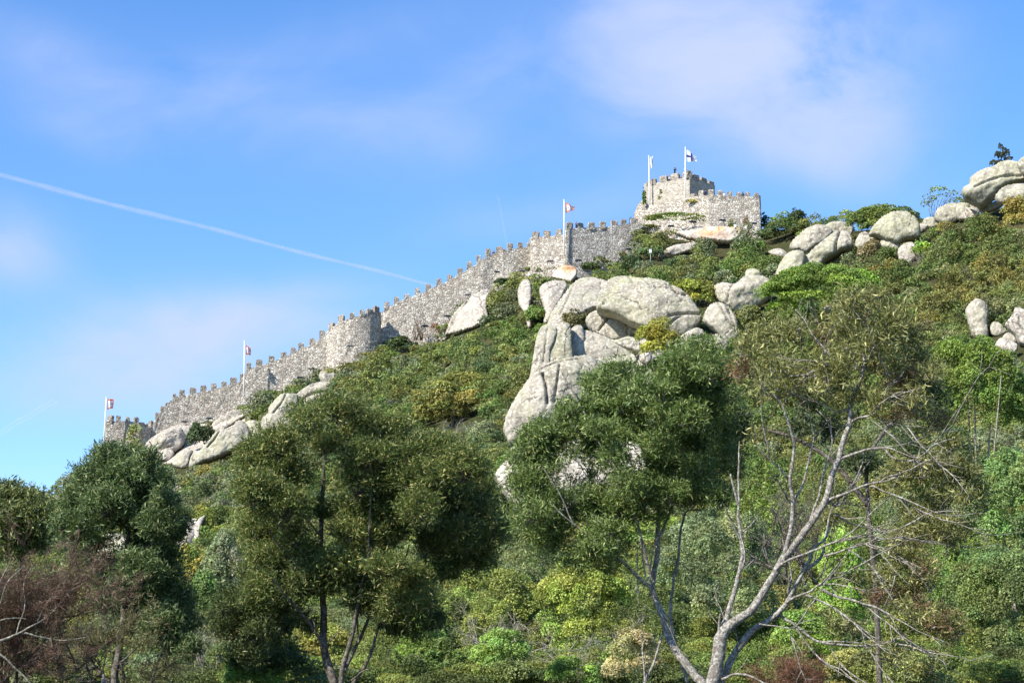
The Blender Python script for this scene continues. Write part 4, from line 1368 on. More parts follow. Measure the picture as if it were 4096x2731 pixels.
person(pz(275, 873, 340.2, 1.74), R(15), 'man in dark shirt standing behind the grey shaded wall', (.10, .11, .14), (.03, .035, .07), arms='lean')
person(P(*ZB(1192, 170), 343.4) - Vector((0, 0, 1.72)), R(0), 'person in pink top on the upper curtain wall', (.70, .25, .20), (.1, .1, .12), hair=(.08, .04, .02))
person(P(*ZB(1126, 196), 343.2) - Vector((0, 0, 1.72)), R(0), 'person in black top beside the pink one on the upper wall', (.05, .05, .06), (.05, .05, .07))

# ------------------------------------------------------------------ vapour trails
def mat_trail(name, fac):
    m, n = mat_new(name)
    geo = n.n('ShaderNodeNewGeometry').outputs['Position']
    nz = n.n('ShaderNodeTexNoise', inp={'Vector': geo, 'Scale': .0045, 'Detail': 3}).outputs[0]
    at = n.n('ShaderNodeAttribute', attribute_name='tint').outputs[2]
    f = n.m('MULTIPLY', n.ramp(nz, [(.3, .55), (.7, 1.)]), fac)
    d = n.n('ShaderNodeBsdfDiffuse', inp={0: (.95, .95, .98, 1)})
    d2 = n.n('ShaderNodeBsdfTranslucent', inp={0: (.95, .95, .98, 1)})
    dm = n.n('ShaderNodeMixShader', inp={0: .5, 1: d.outputs[0], 2: d2.outputs[0]})
    t = n.n('ShaderNodeBsdfTransparent')
    mx = n.n('ShaderNodeMixShader', inp={0: f, 1: t.outputs[0], 2: dm.outputs[0]})
    finish(n, mx.outputs[0])
    return m


def trail(p0, p1, wpx0, wpx1, r0, r1, fac, label):
    n_ = 40
    root = empty('vapour_trail', P(*p0, r0), label, 'vapour trail', 'vapour trails in the sky')
    for nm, kr, kf in (('core', .5, 1.0), ('veil', 1.0, .55)):
        pts, rd = [], []
        a, b = P(*p0, r0), P(*p1, r1)
        for i in range(n_):
            u = i / (n_ - 1)
            pts.append(np.array(a.lerp(b, u)) + np.array([0, 0, 6 * math.sin(u * 17)]))
            rr_ = (r0 + (r1 - r0) * u) / FPX
            rd.append((wpx0 + (wpx1 - wpx0) * u) * rr_ * .5 * kr * (1 + .15 * math.sin(u * 40)))
        tb = Tubes()
        tb.add(pts, rd, 10)
        q = tb.build(nm, mat_trail('trail_' + nm, fac * kf), root)
        q.visible_shadow = True


trail((-60, 160), (452, 290), 6.0, 3.2, 17000, 21000, .19, 'long white vapour trail slanting down towards the castle wall')
trail((498, 196), (508, 250), 3.0, 4.0, 17000, 18000, .03, 'short faint vapour trail above the square tower')
trail((-20, 444), (55, 400), 6.0, 6.0, 17000, 18000, .05, 'faint vapour trail at the left edge beside the end tower')

# ------------------------------------------------------------------ colours of plants
G_DARK, G_MID, G_GREY = (.050, .075, .022), (.085, .118, .030), (.120, .135, .070)
OLIVE, BROWN, OCHRE = (.125, .120, .034), (.150, .108, .040), (.150, .148, .045)
YEL, YGREEN, BRIGHT = (.2, .19, .04), (.15, .18, .032), (.10, .17, .035)
SILVER = (.13, .152, .075)


# ------------------------------------------------------------------ single shrubs and hillside trees
def shrub(zf, box, label, col, name='shrub', cat='shrub', r=None, dr=0.0, k=12, cover=1.1, deep=.8, stem=True, leaf=None, lump=.42, group='shrubs and small trees on the hillside', bare=0.0, bark=None, clear=True):
    """box = x0, y0, x1, y1 in the measuring view"""
    x0, y0 = zf(box[0], box[1])
    x1, y1 = zf(box[2], box[3])
    cx = (x0 + x1) / 2
    rr = (r if r else hit_r(cx, y1)) + dr
    m_ = mpp(rr, (y0 + y1) / 2)
    wdt, hgt = (x1 - x0) * m_, (y1 - y0) * m_
    base = P(cx, y1, rr)
    if stem:
        gz = float(ground(base.x, base.y))
        if gz < base.z - .1 and cat != 'tree':
            hgt += base.z - gz
            base.z = gz
    root = empty(name, base, label, cat, group)
    lv = Leaves()
    sz = leaf or max(.07, rr * .00125)
    plant_blobs(lv, base, wdt, hgt, wdt * deep, sz, cover, col, k=k, lump=lump)
    lv.build('crown', SCRUB, root)
    if stem and cat == 'tree':
        tb = Tubes()
        g0 = float(ground(base.x, base.y))
        b0 = np.array([base.x, base.y, min(g0, base.z) - .3])
        for q in range(4):
            d = np.array([rng.normal() * .28 * wdt, rng.normal() * .2 * wdt, hgt * (.5 + .3 * rng.random())])
            tip = np.array(base) + d
            mid = (b0 + tip) / 2 + rng.normal(size=3) * .06 * wdt
            tb.add(chaikin([b0, mid, tip], 2, False) if False else np.array([b0, (b0 + mid) / 2, mid, (mid + tip) / 2, tip]), np.array([.05, .045, .035, .025, .012]) * max(wdt, hgt) * .3, 6)
        tb.build('trunk', bark or BARK_GREY, root)
    if clear and rr > 140:
        CLEAR.append((np.array([(x0 + (x1 - x0) * (.5 + .45 * math.cos(a)), y0 + (y1 - y0) * (.5 + .45 * math.sin(a))) for a in np.linspace(0, 2 * math.pi, 12, endpoint=False)]), rr))
    return root


S = shrub
S(ID, (414, 374, 491, 428), 'round ochre yellow tree in the scrub left of the central outcrop', OCHRE, 'hillside_tree', 'tree', k=22, lump=.33)
S(ID, (420, 398, 470, 432), 'yellow green bush at the foot of the ochre tree', (0.138, 0.138, 0.038), k=14)
S(ZD, (1185, 185, 1505, 440), 'yellow green tree beside the huge dome boulder on its right', (0.155, 0.162, 0.036), 'hillside_tree', 'tree', dr=-2, k=16, lump=.36)
S(ZD, (955, 475, 1265, 830), 'yellow green small tree growing in front of the central outcrop', (0.170, 0.170, 0.037), 'hillside_tree', 'tree', r=hit_r(659, 385) - 26, k=16, lump=.36)
S(ZE, (975, 545, 1548, 830), 'dense green thicket capping the ridge behind the dome boulder', (0.083, 0.109, 0.031), 'thicket', r=hit_r(890, 236) + 3, k=24, lump=.33)
S(ZE, (300, 640, 690, 850), 'dark green clump of shrubs right of the bastion', (0.054, 0.073, 0.025), r=334, k=18, lump=.36)
S(ZE, (470, 568, 645, 700), 'taller dark shrub standing out on the skyline right of the bastion', (0.046, 0.065, 0.024), r=335, k=9)
S(ZE, (285, 610, 350, 700), 'darkest little shrub touching the bastion corner', (0.025, 0.036, 0.016), r=342, k=6)
S(ZA, (728, 850, 918, 1072), 'dark cone shaped bush against the lower wall rocks', (0.046, 0.061, 0.028), dr=-3, k=14)
S(ZB, (300, 880, 530, 1020), 'dark round bush below the round tower shade', (0.042, 0.060, 0.024), dr=-2, k=14)
S(ZB, (1120, 420, 1310, 510), 'dark bush above the white slab by the upper wall', (0.034, 0.048, 0.020), dr=-2, k=10)
S(ZD, (820, 30, 1010, 190), 'grey green bush below the grey shaded wall', (0.059, 0.081, 0.037), k=12)
S(ZD, (500, 85, 700, 170), 'low dark bush on the slope under the square tower', (0.050, 0.069, 0.028), k=12)
S(ZC, (990, 780, 1640, 905), 'green creeper spilling over the foot of the bastion wall', (0.115, 0.137, 0.034), 'creeper', 'plant', r=334.5, k=26, lump=.25, deep=.15, stem=False, cover=.8)
S(ZC, (1425, 640, 1600, 700), 'yellow tuft growing out of the bastion wall', (0.195, 0.180, 0.054), 'wall_plant', 'plant', r=338.9, k=8, deep=.12, stem=False)
S(ZC, (965, 545, 1002, 770), 'ivy strip hanging down the left edge of the keep', (0.083, 0.120, 0.032), 'ivy', 'plant', r=342.5, k=10, deep=.6, stem=False, lump=.6)
S(ZC, (1132, 530, 1182, 690), 'ivy climbing the plastered keep front', (0.132, 0.147, 0.058), 'ivy', 'plant', r=341.2, k=8, deep=.3, stem=False, cover=.5, lump=.4)
S(ZC, (2008, 815, 2098, 935), 'reddish brown bush at the right foot of the bastion', (0.129, 0.084, 0.047), r=336, k=8)
S(ZC, (1860, 850, 1950, 935), 'green bush left of the reddish one at the bastion foot', (0.115, 0.122, 0.048), r=336, k=8)
S(ZA, (238, 870, 375, 1060), 'yellow green creeper growing up the end tower', (0.180, 0.188, 0.077), 'creeper', 'plant', r=334.2, k=16, deep=.15, stem=False, cover=.5, lump=.3)
S(ZB, (630, 760, 700, 850), 'red brown creeper low on the upper curtain wall', (0.160, 0.086, 0.056), 'creeper', 'plant', r=339, k=8, deep=.2, stem=False, cover=.5)
S(ZB, (1360, 640, 1530, 800), 'bright ivy patch between the two white rock strips', (0.092, 0.131, 0.034), 'ivy', 'plant', dr=-4, k=12, stem=False)
S(ZE, (1475, 810, 1640, 910), 'bright green bush beside the white rough boulder', (0.141, 0.200, 0.037), dr=-3, k=10)
S(ZE, (1520, 960, 1200 + 1, 1000) if False else (1040, 790, 1230, 870), 'brown straggling bush in front of the small ridge boulder', (0.138, 0.116, 0.057), dr=-12, k=8)
S(ZE, (2180, 480, 2420, 720), 'golden green bush under the giant boulder', (0.178, 0.156, 0.045), dr=-4, k=14)
S(ZD, (430, 405, 705, 575), 'brown heath patch in the hollow of the outcrop above the pillars', (.105, .10, .045), r=hit_r(585, 332) - 9, k=14, deep=.4, stem=False, lump=.36)
# bright oak with grey limbs
S(ZE, (300, 1010, 1235, 1450), 'wide bright green oak below the ridge stack', (0.113, 0.161, 0.035), 'oak_tree', 'tree', dr=-10, k=46, lump=.22, cover=.85)
S(Z4, (255, 205, 480, 470), 'grey green bush under the overhanging boulder', (0.124, 0.138, 0.057), dr=-4, k=14)
# right hand trees behind the pale acacia
S(Z4, (1560, 440, 2300, 1290), 'tall rounded green tree behind the pale acacia at right', (0.095, 0.132, 0.031), 'broadleaf_tree', 'tree', r=120, k=60, lump=.22, cover=.8)
S(Z5, (1850, 40, 2400, 900), 'light green leafy tree at the right edge', (0.114, 0.162, 0.055), 'broadleaf_tree', 'tree', r=92, k=50, lump=.24, cover=.8)
S(Z5, (1700, 700, 2420, 1650), 'big mid green bush filling the lower right corner', (0.112, 0.142, 0.049), 'bush', 'bush', r=78, k=46, lump=.26, cover=.8)
S(Z5, (1560, 560, 1980, 900), 'fresh green bush behind the drooping acacia branches', (0.107, 0.151, 0.039), 'bush', 'bush', r=88, k=20, lump=.3)
# understorey
S(Z3, (350, 850, 850, 1260), 'yellow green bush in the gap between the two acacias', (0.184, 0.209, 0.049), 'bush', 'bush', r=84, k=30, lump=.28, cover=.9)
S(Z3, (-170, 940, 370, 1230), 'yellow bush under the shaded side of the big acacia', (0.155, 0.177, 0.049), 'bush', 'bush', r=92, k=26, lump=.28, cover=.9)
S(Z2, (930, 1140, 1230, 1540), 'vivid green bush right of the big acacia stems', (0.154, 0.221, 0.053), 'bush', 'bush', r=76, k=20, lump=.3, cover=.9)
S(Z3, (-20, 1270, 310, 1640), 'fresh green bush at the bottom left of the lichen twigs', (0.160, 0.228, 0.062), 'bush', 'bush', r=70, k=24, lump=.28, cover=.9)
S(Z3, (390, 1420, 690, 1650), 'small green bush at the bottom under the lichen twigs', (0.163, 0.224, 0.049), 'bush', 'bush', r=66, k=16, lump=.3, cover=.9)
S(Z3, (720, 1280, 1035, 1640), 'brownish heath bush grey with lichen by the forked trunk', (0.251, 0.221, 0.116), 'bush', 'bush', r=66, k=18, lump=.3, cover=.8)
S(Z3, (1000, 590, 1680, 1010), 'silvery leaved bush behind the forked acacia', SILVER, 'bush', 'bush', r=88, k=30, lump=.24, cover=.7)
S(Z3, (600, 640, 1240, 880), 'yellow green treetop showing under the green acacia', (0.155, 0.202, 0.045), 'broadleaf_tree', 'tree', r=100, k=28, lump=.26, cover=.8)
S(Z5, (200, 10, 520, 260), 'yellow green bush between the dark and pale stems', (0.148, 0.193, 0.049), 'bush', 'bush', r=104, k=18, lump=.3)
S(Z5, (760, 500, 1100, 800), 'bright green bush seen through the pale branches', (0.163, 0.230, 0.049), 'bush', 'bush', r=86, k=18, lump=.3)
S(Z5, (480, 1090, 900, 1420), 'fresh green undergrowth bush right of the forked trunk', (0.135, 0.192, 0.047), 'bush', 'bush', r=72, k=22, lump=.28)
S(Z5, (880, 1300, 1700, 1720), 'olive bush along the bottom right of the forked trunk', (0.148, 0.154, 0.051), 'bush', 'bush', r=64, k=26, lump=.26)
S(Z1, (1050, 735, 1245, 950), 'bright yellow bush beside the left acacia', (0.199, 0.198, 0.053), 'bush', 'bush', r=150, k=16)
S(Z1, (1240, 660, 1480, 1010), 'tall grey green bush between the two left acacias', (0.152, 0.167, 0.094), 'bush', 'bush', r=145, k=22)
S(Z1, (1130, 900, 1330, 1180), 'mid green bush low between the two left acacias', (0.105, 0.158, 0.049), 'bush', 'bush', r=118, k=18)
S(Z1, (1200, 1150, 1500, 1420), 'grey twiggy bush at the bottom between the left acacias', (0.197, 0.197, 0.114), 'bush', 'bush', r=92, k=16, cover=.6)
S(Z1, (290, 1360, 520, 1620), 'yellow bush at the bottom under the brown thicket', (0.170, 0.187, 0.051), 'bush', 'bush', r=76, k=16)
S(Z1, (540, 1310, 780, 1560), 'yellow green bush behind the left acacia trunk', (0.155, 0.178, 0.054), 'bush', 'bush', r=80, k=16)
S(Z1, (1720, 1220, 2140, 1540), 'golden bush behind the stems of the big acacia', (0.192, 0.189, 0.053), 'bush', 'bush', r=82, k=22)
S(Z1, (1370, 1420, 1720, 1660), 'fresh green bush at the bottom left of the big acacia', (0.155, 0.222, 0.060), 'bush', 'bush', r=66, k=18)
S(Z1, (760, 1400, 1150, 1640), 'grey green bush right of the left acacia trunk', (0.117, 0.148, 0.076), 'bush', 'bush', r=74, k=18)
S(Z2, (1060, 1330, 1320, 1640), 'dark green bush at the bottom centre', (0.089, 0.125, 0.037), 'bush', 'bush', r=72, k=18)
S(ID, (-30, 610, 60, 700), 'dark olive bush in the bottom left corner', (0.082, 0.085, 0.039), 'bush', 'bush', r=66, k=18)

# sparse little tree and pine on the ridge
o = S(ZE, (1540, 390, 1860, 600), 'sparse wind bent tree on the ridge skyline', (.10, .13, .045), 'sparse_tree', 'tree', r=312, k=22, lump=.24, cover=.22, stem=False)
tb = Tubes()
for q in range(9):
    a0 = P(*ZE(1620 + 8 * q, 650), 312)
    a1 = P(*ZE(1600 + 20 * q, 560 - 8 * q), 312 + rng.normal())
    a2 = P(*ZE(1580 + 34 * q, 500 - 12 * q), 312 + rng.normal())
    tb.add(np.array([a0, a1, a2]), [.09, .06, .02], 5)
tb.build('trunk', BARK_GREY, o)

o = empty('pine_tree', P(*ZE(2165, 215), 312), 'little dark pine behind the top right boulders', 'tree')
lv, tb = Leaves(), Tubes()
tb.add(np.array([P(*ZE(2165, 330), 312), P(*ZE(2165, 150), 312), P(*ZE(2155, 50), 312)]), [.14, .1, .03], 6)
for (x, y, w_, h_) in [(2158, 75, 22, 60), (2190, 110, 22, 60), (2130, 140, 25, 60), (2165, 150, 40, 70), (2215, 130, 22, 60), (2110, 200, 25, 50), (2220, 170, 35, 40), (2085, 205, 14, 40), (2150, 200, 50, 40)]:
    c_ = np.array(P(*ZE(x, y), 312 + rng.normal() * .5))
    s_ = 312 / FPX / 7.84
    leaf_blob(lv, c_, np.array([w_, w_, h_ * .7]) * s_ * .8, .36, 2.2, (.05, .06, .04), elong=3.0)
    tb.add(np.array([P(*ZE(2165, y + 60), 312), c_]), [.05, .02], 5)
lv.build('crown', SCRUB, o)
tb.build('trunk', BARK_DARK, o)

# ------------------------------------------------------------------ scrub covering the hillside (one mass)
def scrub_colour(px, py, x, y):
    n1 = noise.noise(Vector((x * .045, y * .045, 3.1)))
    n2 = noise.noise(Vector((x * .11, y * .11, 8.7)))
    if px > 850 and py < 345:
        pal = [(.110, .112, .038), (.125, .115, .036), (.092, .110, .036), (.075, .100, .030), (.125, .125, .062)]
        i = int((n1 + .5 + n2 * .5) * 3 + rng.random() * 2.2)
    elif py > 520:
        pal = [(.085, .115, .03), (.115, .13, .033), (.065, .085, .028), (.10, .115, .048), (.13, .13, .04)]
        i = int((n1 + .5 + n2 * .5) * 3 + rng.random() * 2.4)
    elif px < 300:
        pal = [(.060, .080, .030), (.105, .12, .060), (.12, .13, .075), (.075, .095, .03), (.15, .135, .04)]
        i = int((n1 + .5 + n2 * .5) * 3 + rng.random() * 2.4)
    else:
        pal = [(.055, .085, .026), (.078, .112, .030), (.098, .118, .038), (.112, .118, .038), (.105, .12, .065), (.05, .075, .03)]
        i = int((n1 + .5 + n2 * .5) * 3.4 + rng.random() * 3)
    return pal[max(0, min(len(pal) - 1, i))]


lv = Leaves()
tw = Tubes()
cand = 0
rings = []
r_ = 68.0
while r_ < 347:
    sp = 1.3 + r_ * .0062
    nn = int(0.64 * r_ / sp)
    for q in range(nn):
        az = -.32 + .64 * (q + rng.random()) / nn
        rr = r_ + (rng.random() - .5) * sp
        rings.append((az, rr, sp))
    r_ += sp * .95
for az, rr, sp in rings:
    es, rs = sky_at(az)
    if rr > rs + 1:
        continue
    x, y = rr * math.sin(az), rr * math.cos(az)
    z = float(ground(x, y))
    px, py = project((x, y, z + .6))
    if px < -25 or px > 1050 or py > 705:
        continue
    # hidden for good behind the nearest crowns: thin out
    hgt = sp * (.55 + .55 * rng.random()) * (1.0 + .7 * (rng.random() < .12))
    tx, ty = project((x, y, z + hgt * .8))
    bx, by = project((x, y, z + hgt * .3))
    bad = False
    for poly, rc in CLEAR:
        if rr < rc + 6 and poly[:, 0].min() - 2 < px < poly[:, 0].max() + 2 and poly[:, 1].min() - 2 < by and ty < poly[:, 1].max():
            q_ = .10 * np.ptp(poly[:, 1]) + 1.0
            if inside(np.array([[tx, ty - q_], [bx, by - q_ - 1], [tx - 2, ty - q_], [tx + 2, ty - q_]]), poly).any():
                bad = True
                break
    if bad:
        continue
    if rs - rr < 11 and 100 < px < 770:
        hgt *= .5
    if rr < 88:
        hgt *= .6
    wdt = sp * (1.15 + .5 * rng.random())
    size = max(.085, rr * .00118)
    col = np.array(scrub_colour(px, py, x, y)) * (1 + .13 * rng.normal())
    plant_blobs(lv, (x, y, z - .25 * hgt), wdt, hgt * 1.3, wdt, size, .55, col.clip(.02, .5), k=8, lump=.42, cullback=-.15)
    cand += 1
print('scrub plants', cand, 'faces', lv.count())
o = lv.build('hillside_scrub', SCRUB)
tag(o, 'low green and brown scrub covering the hillside below the walls', 'scrub', kind='stuff')


# ------------------------------------------------------------------ foreground acacias
def spline(pts, n=4):
    p = np.asarray(pts, float)
    return chaikin(p, 2, False)


def limb(zf, pts, r, dd=None, rng_=None):
    """picture polyline -> world points at range r, with depth offsets dd (metres, linear along the limb)"""
    out = []
    n_ = len(pts)
    for i, p in enumerate(pts):
        off = 0.0 if dd is None else dd[0] + (dd[1] - dd[0]) * i / max(1, n_ - 1)
        out.append(np.array(P(*zf(*p), r + off)))
    o_ = spline(out)
    for i in range(1, len(o_) - 1):
        q = Vector(o_[i] * 1.4)
        o_[i] = o_[i] + np.array(noise.noise_vector(q)) * .05 + np.array(noise.noise_vector(q * 3.1)) * .018
    return o_


def acacia_leaves(lv, tw, clumps, zf, r, leafL, leafW, dens, col, tip, var=.2, depth=1.0, dscale=1.0, off0=-.6, tuftR=.30, droop=.25, seed=0, tuftn=16, twigs=True):
    g = np.random.default_rng(seed)
    for cl_ in clumps:
        x, y, rx, ry = cl_[:4]
        x0, y0 = zf(x, y)
        x1, y1 = zf(x + rx, y + ry)
        m_ = mpp(r, y0)
        a, c_ = abs(x1 - x0) * m_, abs(y1 - y0) * m_
        b = (a + c_) / 2 * depth
        off = cl_[4] if len(cl_) > 4 else g.normal() * .8 * dscale + off0
        cen = np.array(P(x0, y0, r + off))
        area = 4 * math.pi * (a * c_)
        nt = max(5, int(5.2 * (.55 + .9 * g.random()) * dens * area / (tuftR * tuftR)))
        d = unit(g.normal(size=(nt, 3)))
        d[:, 2] = np.where((d[:, 2] < -.35) & (g.random(nt) < .75), -d[:, 2], d[:, 2])
        f = .46 + .48 * g.random(nt) ** .55
        f = np.where(g.random(nt) < .18, f * (1.08 + .2 * g.random(nt)), f)
        tc_ = cen + d * np.array([a, b, c_]) * f[:, None]
        td = unit(d + np.array([0, 0, .45]) + .45 * g.normal(size=(nt, 3)))
        tcol = np.asarray(col) * (1 + .16 * g.normal(size=(nt, 1)))
        # leaves
        k = tuftn
        L = leafL * (.7 + .6 * g.random((nt, k)))
        tpos = g.random((nt, k))
        base = tc_[:, None, :] + td[:, None, :] * ((tpos - .5) * tuftR * 1.5)[:, :, None] + g.normal(size=(nt, k, 3)) * tuftR * .22
        ax = unit(td[:, None, :] * .7 + g.normal(size=(nt, k, 3)) * .75 + np.array([0, 0, -droop]) * (g.random((nt, k, 1))))
        nrm = unit(g.normal(size=(nt, k, 3)) + np.array([0, -.2, .6]))
        cc = tcol[:, None, :] * (1 + var * g.normal(size=(nt, k, 1)))
        lit_leaf = (g.random((nt, k, 1)) < .18)  # scattered leaves take the lighter colour, painting sunlit tips into the crown
        cc = np.where(lit_leaf, np.asarray(tip) * (1 + .2 * g.normal(size=(nt, k, 1))), cc).clip(.006, .7)
        lv.add((base + ax * (L * .35)[:, :, None]).reshape(-1, 3), ax.reshape(-1, 3), nrm.reshape(-1, 3), L.ravel(), L.ravel() * (leafW / leafL), cc.reshape(-1, 3))
        if twigs:
            for q in range(max(2, nt // 10)):
                i = g.integers(nt)
                s_ = cen + (g.normal(size=3) * .15) * a - np.array([0, 0, c_ * .5])
                md = (s_ + tc_[i]) / 2 + g.normal(size=3) * .08 * a
                tw.add(np.array([s_, md, tc_[i]]), [.022, .015, .006], 4)


def fill_clumps(poly, n, r0, r1, off, seed):
    g = np.random.default_rng(seed)
    pp = np.array(poly, float)
    lo, hi = pp.min(0), pp.max(0)
    out = []
    while len(out) < n:
        q = lo + (hi - lo) * g.random(2)
        if inside(q[None], pp)[0]:
            rr_ = r0 + (r1 - r0) * g.random()
            out.append((q[0], q[1], rr_, rr_ * .75, off[0] + (off[1] - off[0]) * g.random()))
    return out


def build_tree(name, label, cat, base, r, trunk, limbs, leafsets, bark, group='acacia trees in front of the hill', sides=8):
    root = empty(name, base, label, cat, group)
    V = []
    tb = Tubes()
    pts, rad = trunk
    tb.add(pts, np.interp(np.linspace(0, 1, len(pts)), np.linspace(0, 1, len(rad)), rad), sides + 3, wob=.05, seed=3)
    tb.build('trunk', bark, root)
    for pts, rad in limbs:
        tb = Tubes()
        tb.add(pts, np.interp(np.linspace(0, 1, len(pts)), np.linspace(0, 1, len(rad)), rad), sides, wob=.05, seed=len(pts))
        tb.build('branch', bark, root)
    lv, tw = Leaves(), Tubes()
    for ls in leafsets:
        acacia_leaves(lv, tw, **ls)
    lv.build('crown', LEAF, root, bend=.22)
    if tw.n:
        tw.build('twig_sprays', bark, root)
    print(name, lv.count())
    return root


def L_(zf, r, pts, r0, r1, dd=None):
    return limb(zf, pts, r, dd), [r0, r1]


# --- tall acacia at left
rA = 62.0
ACOL, ALIT = (.066, .098, .034), (.20, .225, .10)
cA = [(680, 210, 130, 80), (800, 180, 90, 50), (900, 240, 80, 80), (560, 330, 120, 100), (760, 330, 150, 110), (950, 380, 100, 110), (480, 470, 110, 100), (650, 480, 150, 110), (850, 500, 150, 100), (1000, 480, 80, 90),
      (470, 640, 110, 100), (640, 600, 100, 60), (820, 620, 120, 70), (970, 600, 120, 90), (1050, 660, 70, 80), (450, 750, 80, 80), (900, 770, 130, 90), (1000, 830, 100, 110), (700, 880, 110, 60),
      (840, 900, 150, 110), (1020, 960, 110, 100), (680, 970, 100, 80), (720, 1080, 110, 100), (900, 1060, 160, 110), (1080, 1080, 90, 90), (1130, 1220, 80, 80), (980, 1220, 130, 100), (800, 1200, 100, 70),
      (1050, 1340, 110, 80), (640, 1090, 60, 80), (1150, 1380, 80, 70), (560, 830, 70, 50), (380, 620, 60, 70), (1100, 600, 40, 90), (560, 740, 60, 50), (690, 800, 70, 45), (620, 690, 70, 40)]
tA = limb(Z1, [(680, 1660), (690, 1568), (710, 1420), (735, 1270), (755, 1150), (760, 950), (772, 750), (790, 560), (770, 380), (740, 260)], rA)
lA = [L_(Z1, rA, [(735, 1300), (780, 1220), (850, 1120)], 0.0490, 0.0210, (0, -1)), L_(Z1, rA, [(758, 1000), (690, 900), (600, 850)], 0.0420, 0.0140, (0, -1)), L_(Z1, rA, [(765, 850), (850, 760), (960, 700)], 0.0420, 0.0140, (0, -1)),
      L_(Z1, rA, [(780, 640), (680, 560), (560, 500)], 0.0420, 0.0140, (0, -1)), L_(Z1, rA, [(780, 560), (870, 450), (950, 400)], 0.0350, 0.0140, (0, 1)), L_(Z1, rA, [(720, 1450), (800, 1380), (870, 1300)], 0.0350, 0.0140, (0, -1)),
      L_(Z1, rA, [(770, 760), (850, 740), (900, 730)], 0.0210, 0.0105, (0, -.6))]
build_tree('acacia_tree', 'tall narrow dark green acacia at left in front of the end tower', 'tree', P(*Z1(690, 1620), rA), rA, (tA, [.125, .11, .085, .06, .03]), lA,
           [dict(clumps=cA, zf=Z1, r=rA, leafL=.18, leafW=.038, dens=.8, col=ACOL, tip=ALIT, seed=1, tuftR=.34)], BARK_DARK)

# --- far left acacia
rF = 92.0
cF = [(40, 420, 90, 70), (60, 470, 110, 80), (180, 460, 110, 70), (80, 580, 110, 90), (230, 560, 90, 80), (150, 640, 150, 80), (280, 630, 60, 60), (-40, 500, 90, 120), (60, 690, 120, 60), (60, 770, 110, 60), (-30, 660, 80, 90), (210, 730, 90, 60)]
tF = limb(Z1, [(150, 1100), (140, 900), (130, 700), (120, 500)], rF)
build_tree('acacia_tree', 'small dark acacia at the left edge behind the brown thicket', 'tree', P(*Z1(150, 1150), rF), rF, (tF, [.2, .15, .1, .05]), [L_(Z1, rF, [(135, 780), (220, 650), (260, 560)], .07, .03)],
           [dict(clumps=cF, zf=Z1, r=rF, leafL=.25, leafW=.065, dens=.6, col=(.08, .10, .034), tip=(.24, .25, .10), seed=2, tuftR=.42)], BARK_DARK)

# --- big acacia left of centre
rB = 58.0
cB = [(620, 60, 140, 80), (480, 120, 110, 80), (300, 250, 130, 100), (180, 340, 120, 120), (900, 170, 150, 100), (760, 140, 100, 70), (800, 330, 180, 100), (950, 330, 160, 120), (1050, 450, 170, 110), (1200, 290, 120, 100), (1330, 380, 120, 120),
      (330, 410, 140, 90), (170, 520, 120, 120), (330, 600, 150, 110), (200, 720, 130, 120), (390, 760, 100, 90), (750, 470, 170, 100), (740, 620, 140, 80), (900, 640, 170, 120), (1080, 600, 120, 110), (690, 740, 100, 60), (880, 780, 120, 80),
      (1250, 500, 140, 120, 1.5), (1420, 520, 110, 150, 2), (1300, 680, 150, 130, 2), (1450, 740, 130, 150, 2), (1380, 880, 140, 100, 2), (1180, 800, 130, 110, 1.5), (250, 880, 120, 80), (480, 960, 160, 80), (620, 930, 110, 90), (420, 1040, 120, 55),
      (900, 930, 130, 60), (1040, 980, 100, 60), (560, 1040, 90, 50), (800, 1050, 90, 60), (950, 1140, 100, 80), (200, 1080, 80, 100), (1120, 1120, 80, 70), (1200, 960, 100, 60, 1.5), (480, 860, 90, 60), (560, 250, 90, 60)]
fB = fill_clumps([(370, 40), (560, 0), (760, 60), (900, 110), (1050, 150), (1200, 220), (1400, 320), (1520, 450), (1550, 650), (1560, 860), (1460, 920), (1300, 930), (1150, 1120), (1000, 1180), (820, 1050), (700, 1080), (480, 1080), (330, 1040), (170, 1150), (110, 1000), (120, 700), (90, 460), (150, 270), (270, 200), (370, 120)], 46, 55, 100, (-.2, 1.6), 31)
fB += fill_clumps([(130, 900), (720, 900), (1060, 1000), (1060, 1230), (900, 1240), (700, 1110), (450, 1120), (200, 1180)], 36, 50, 85, (-.9, .8), 35)
fB3 = fill_clumps([(-30, 1080), (330, 1080), (560, 1130), (500, 1250), (430, 1420), (100, 1450), (-40, 1300)], 26, 45, 75, (-.5, 1.2), 38) + fill_clumps([(760, 1100), (1060, 1060), (1180, 1150), (1150, 1300), (900, 1320)], 16, 45, 75, (-.2, 1.4), 39)  # low clumps; shade beneath the crown is painted in by darker leaves
tB = limb(Z2, [(610, 1680), (605, 1580), (565, 1450), (540, 1320), (545, 1180), (540, 1000), (532, 800), (535, 600), (548, 400), (560, 200), (580, 80)], rB, (0, 1.6))
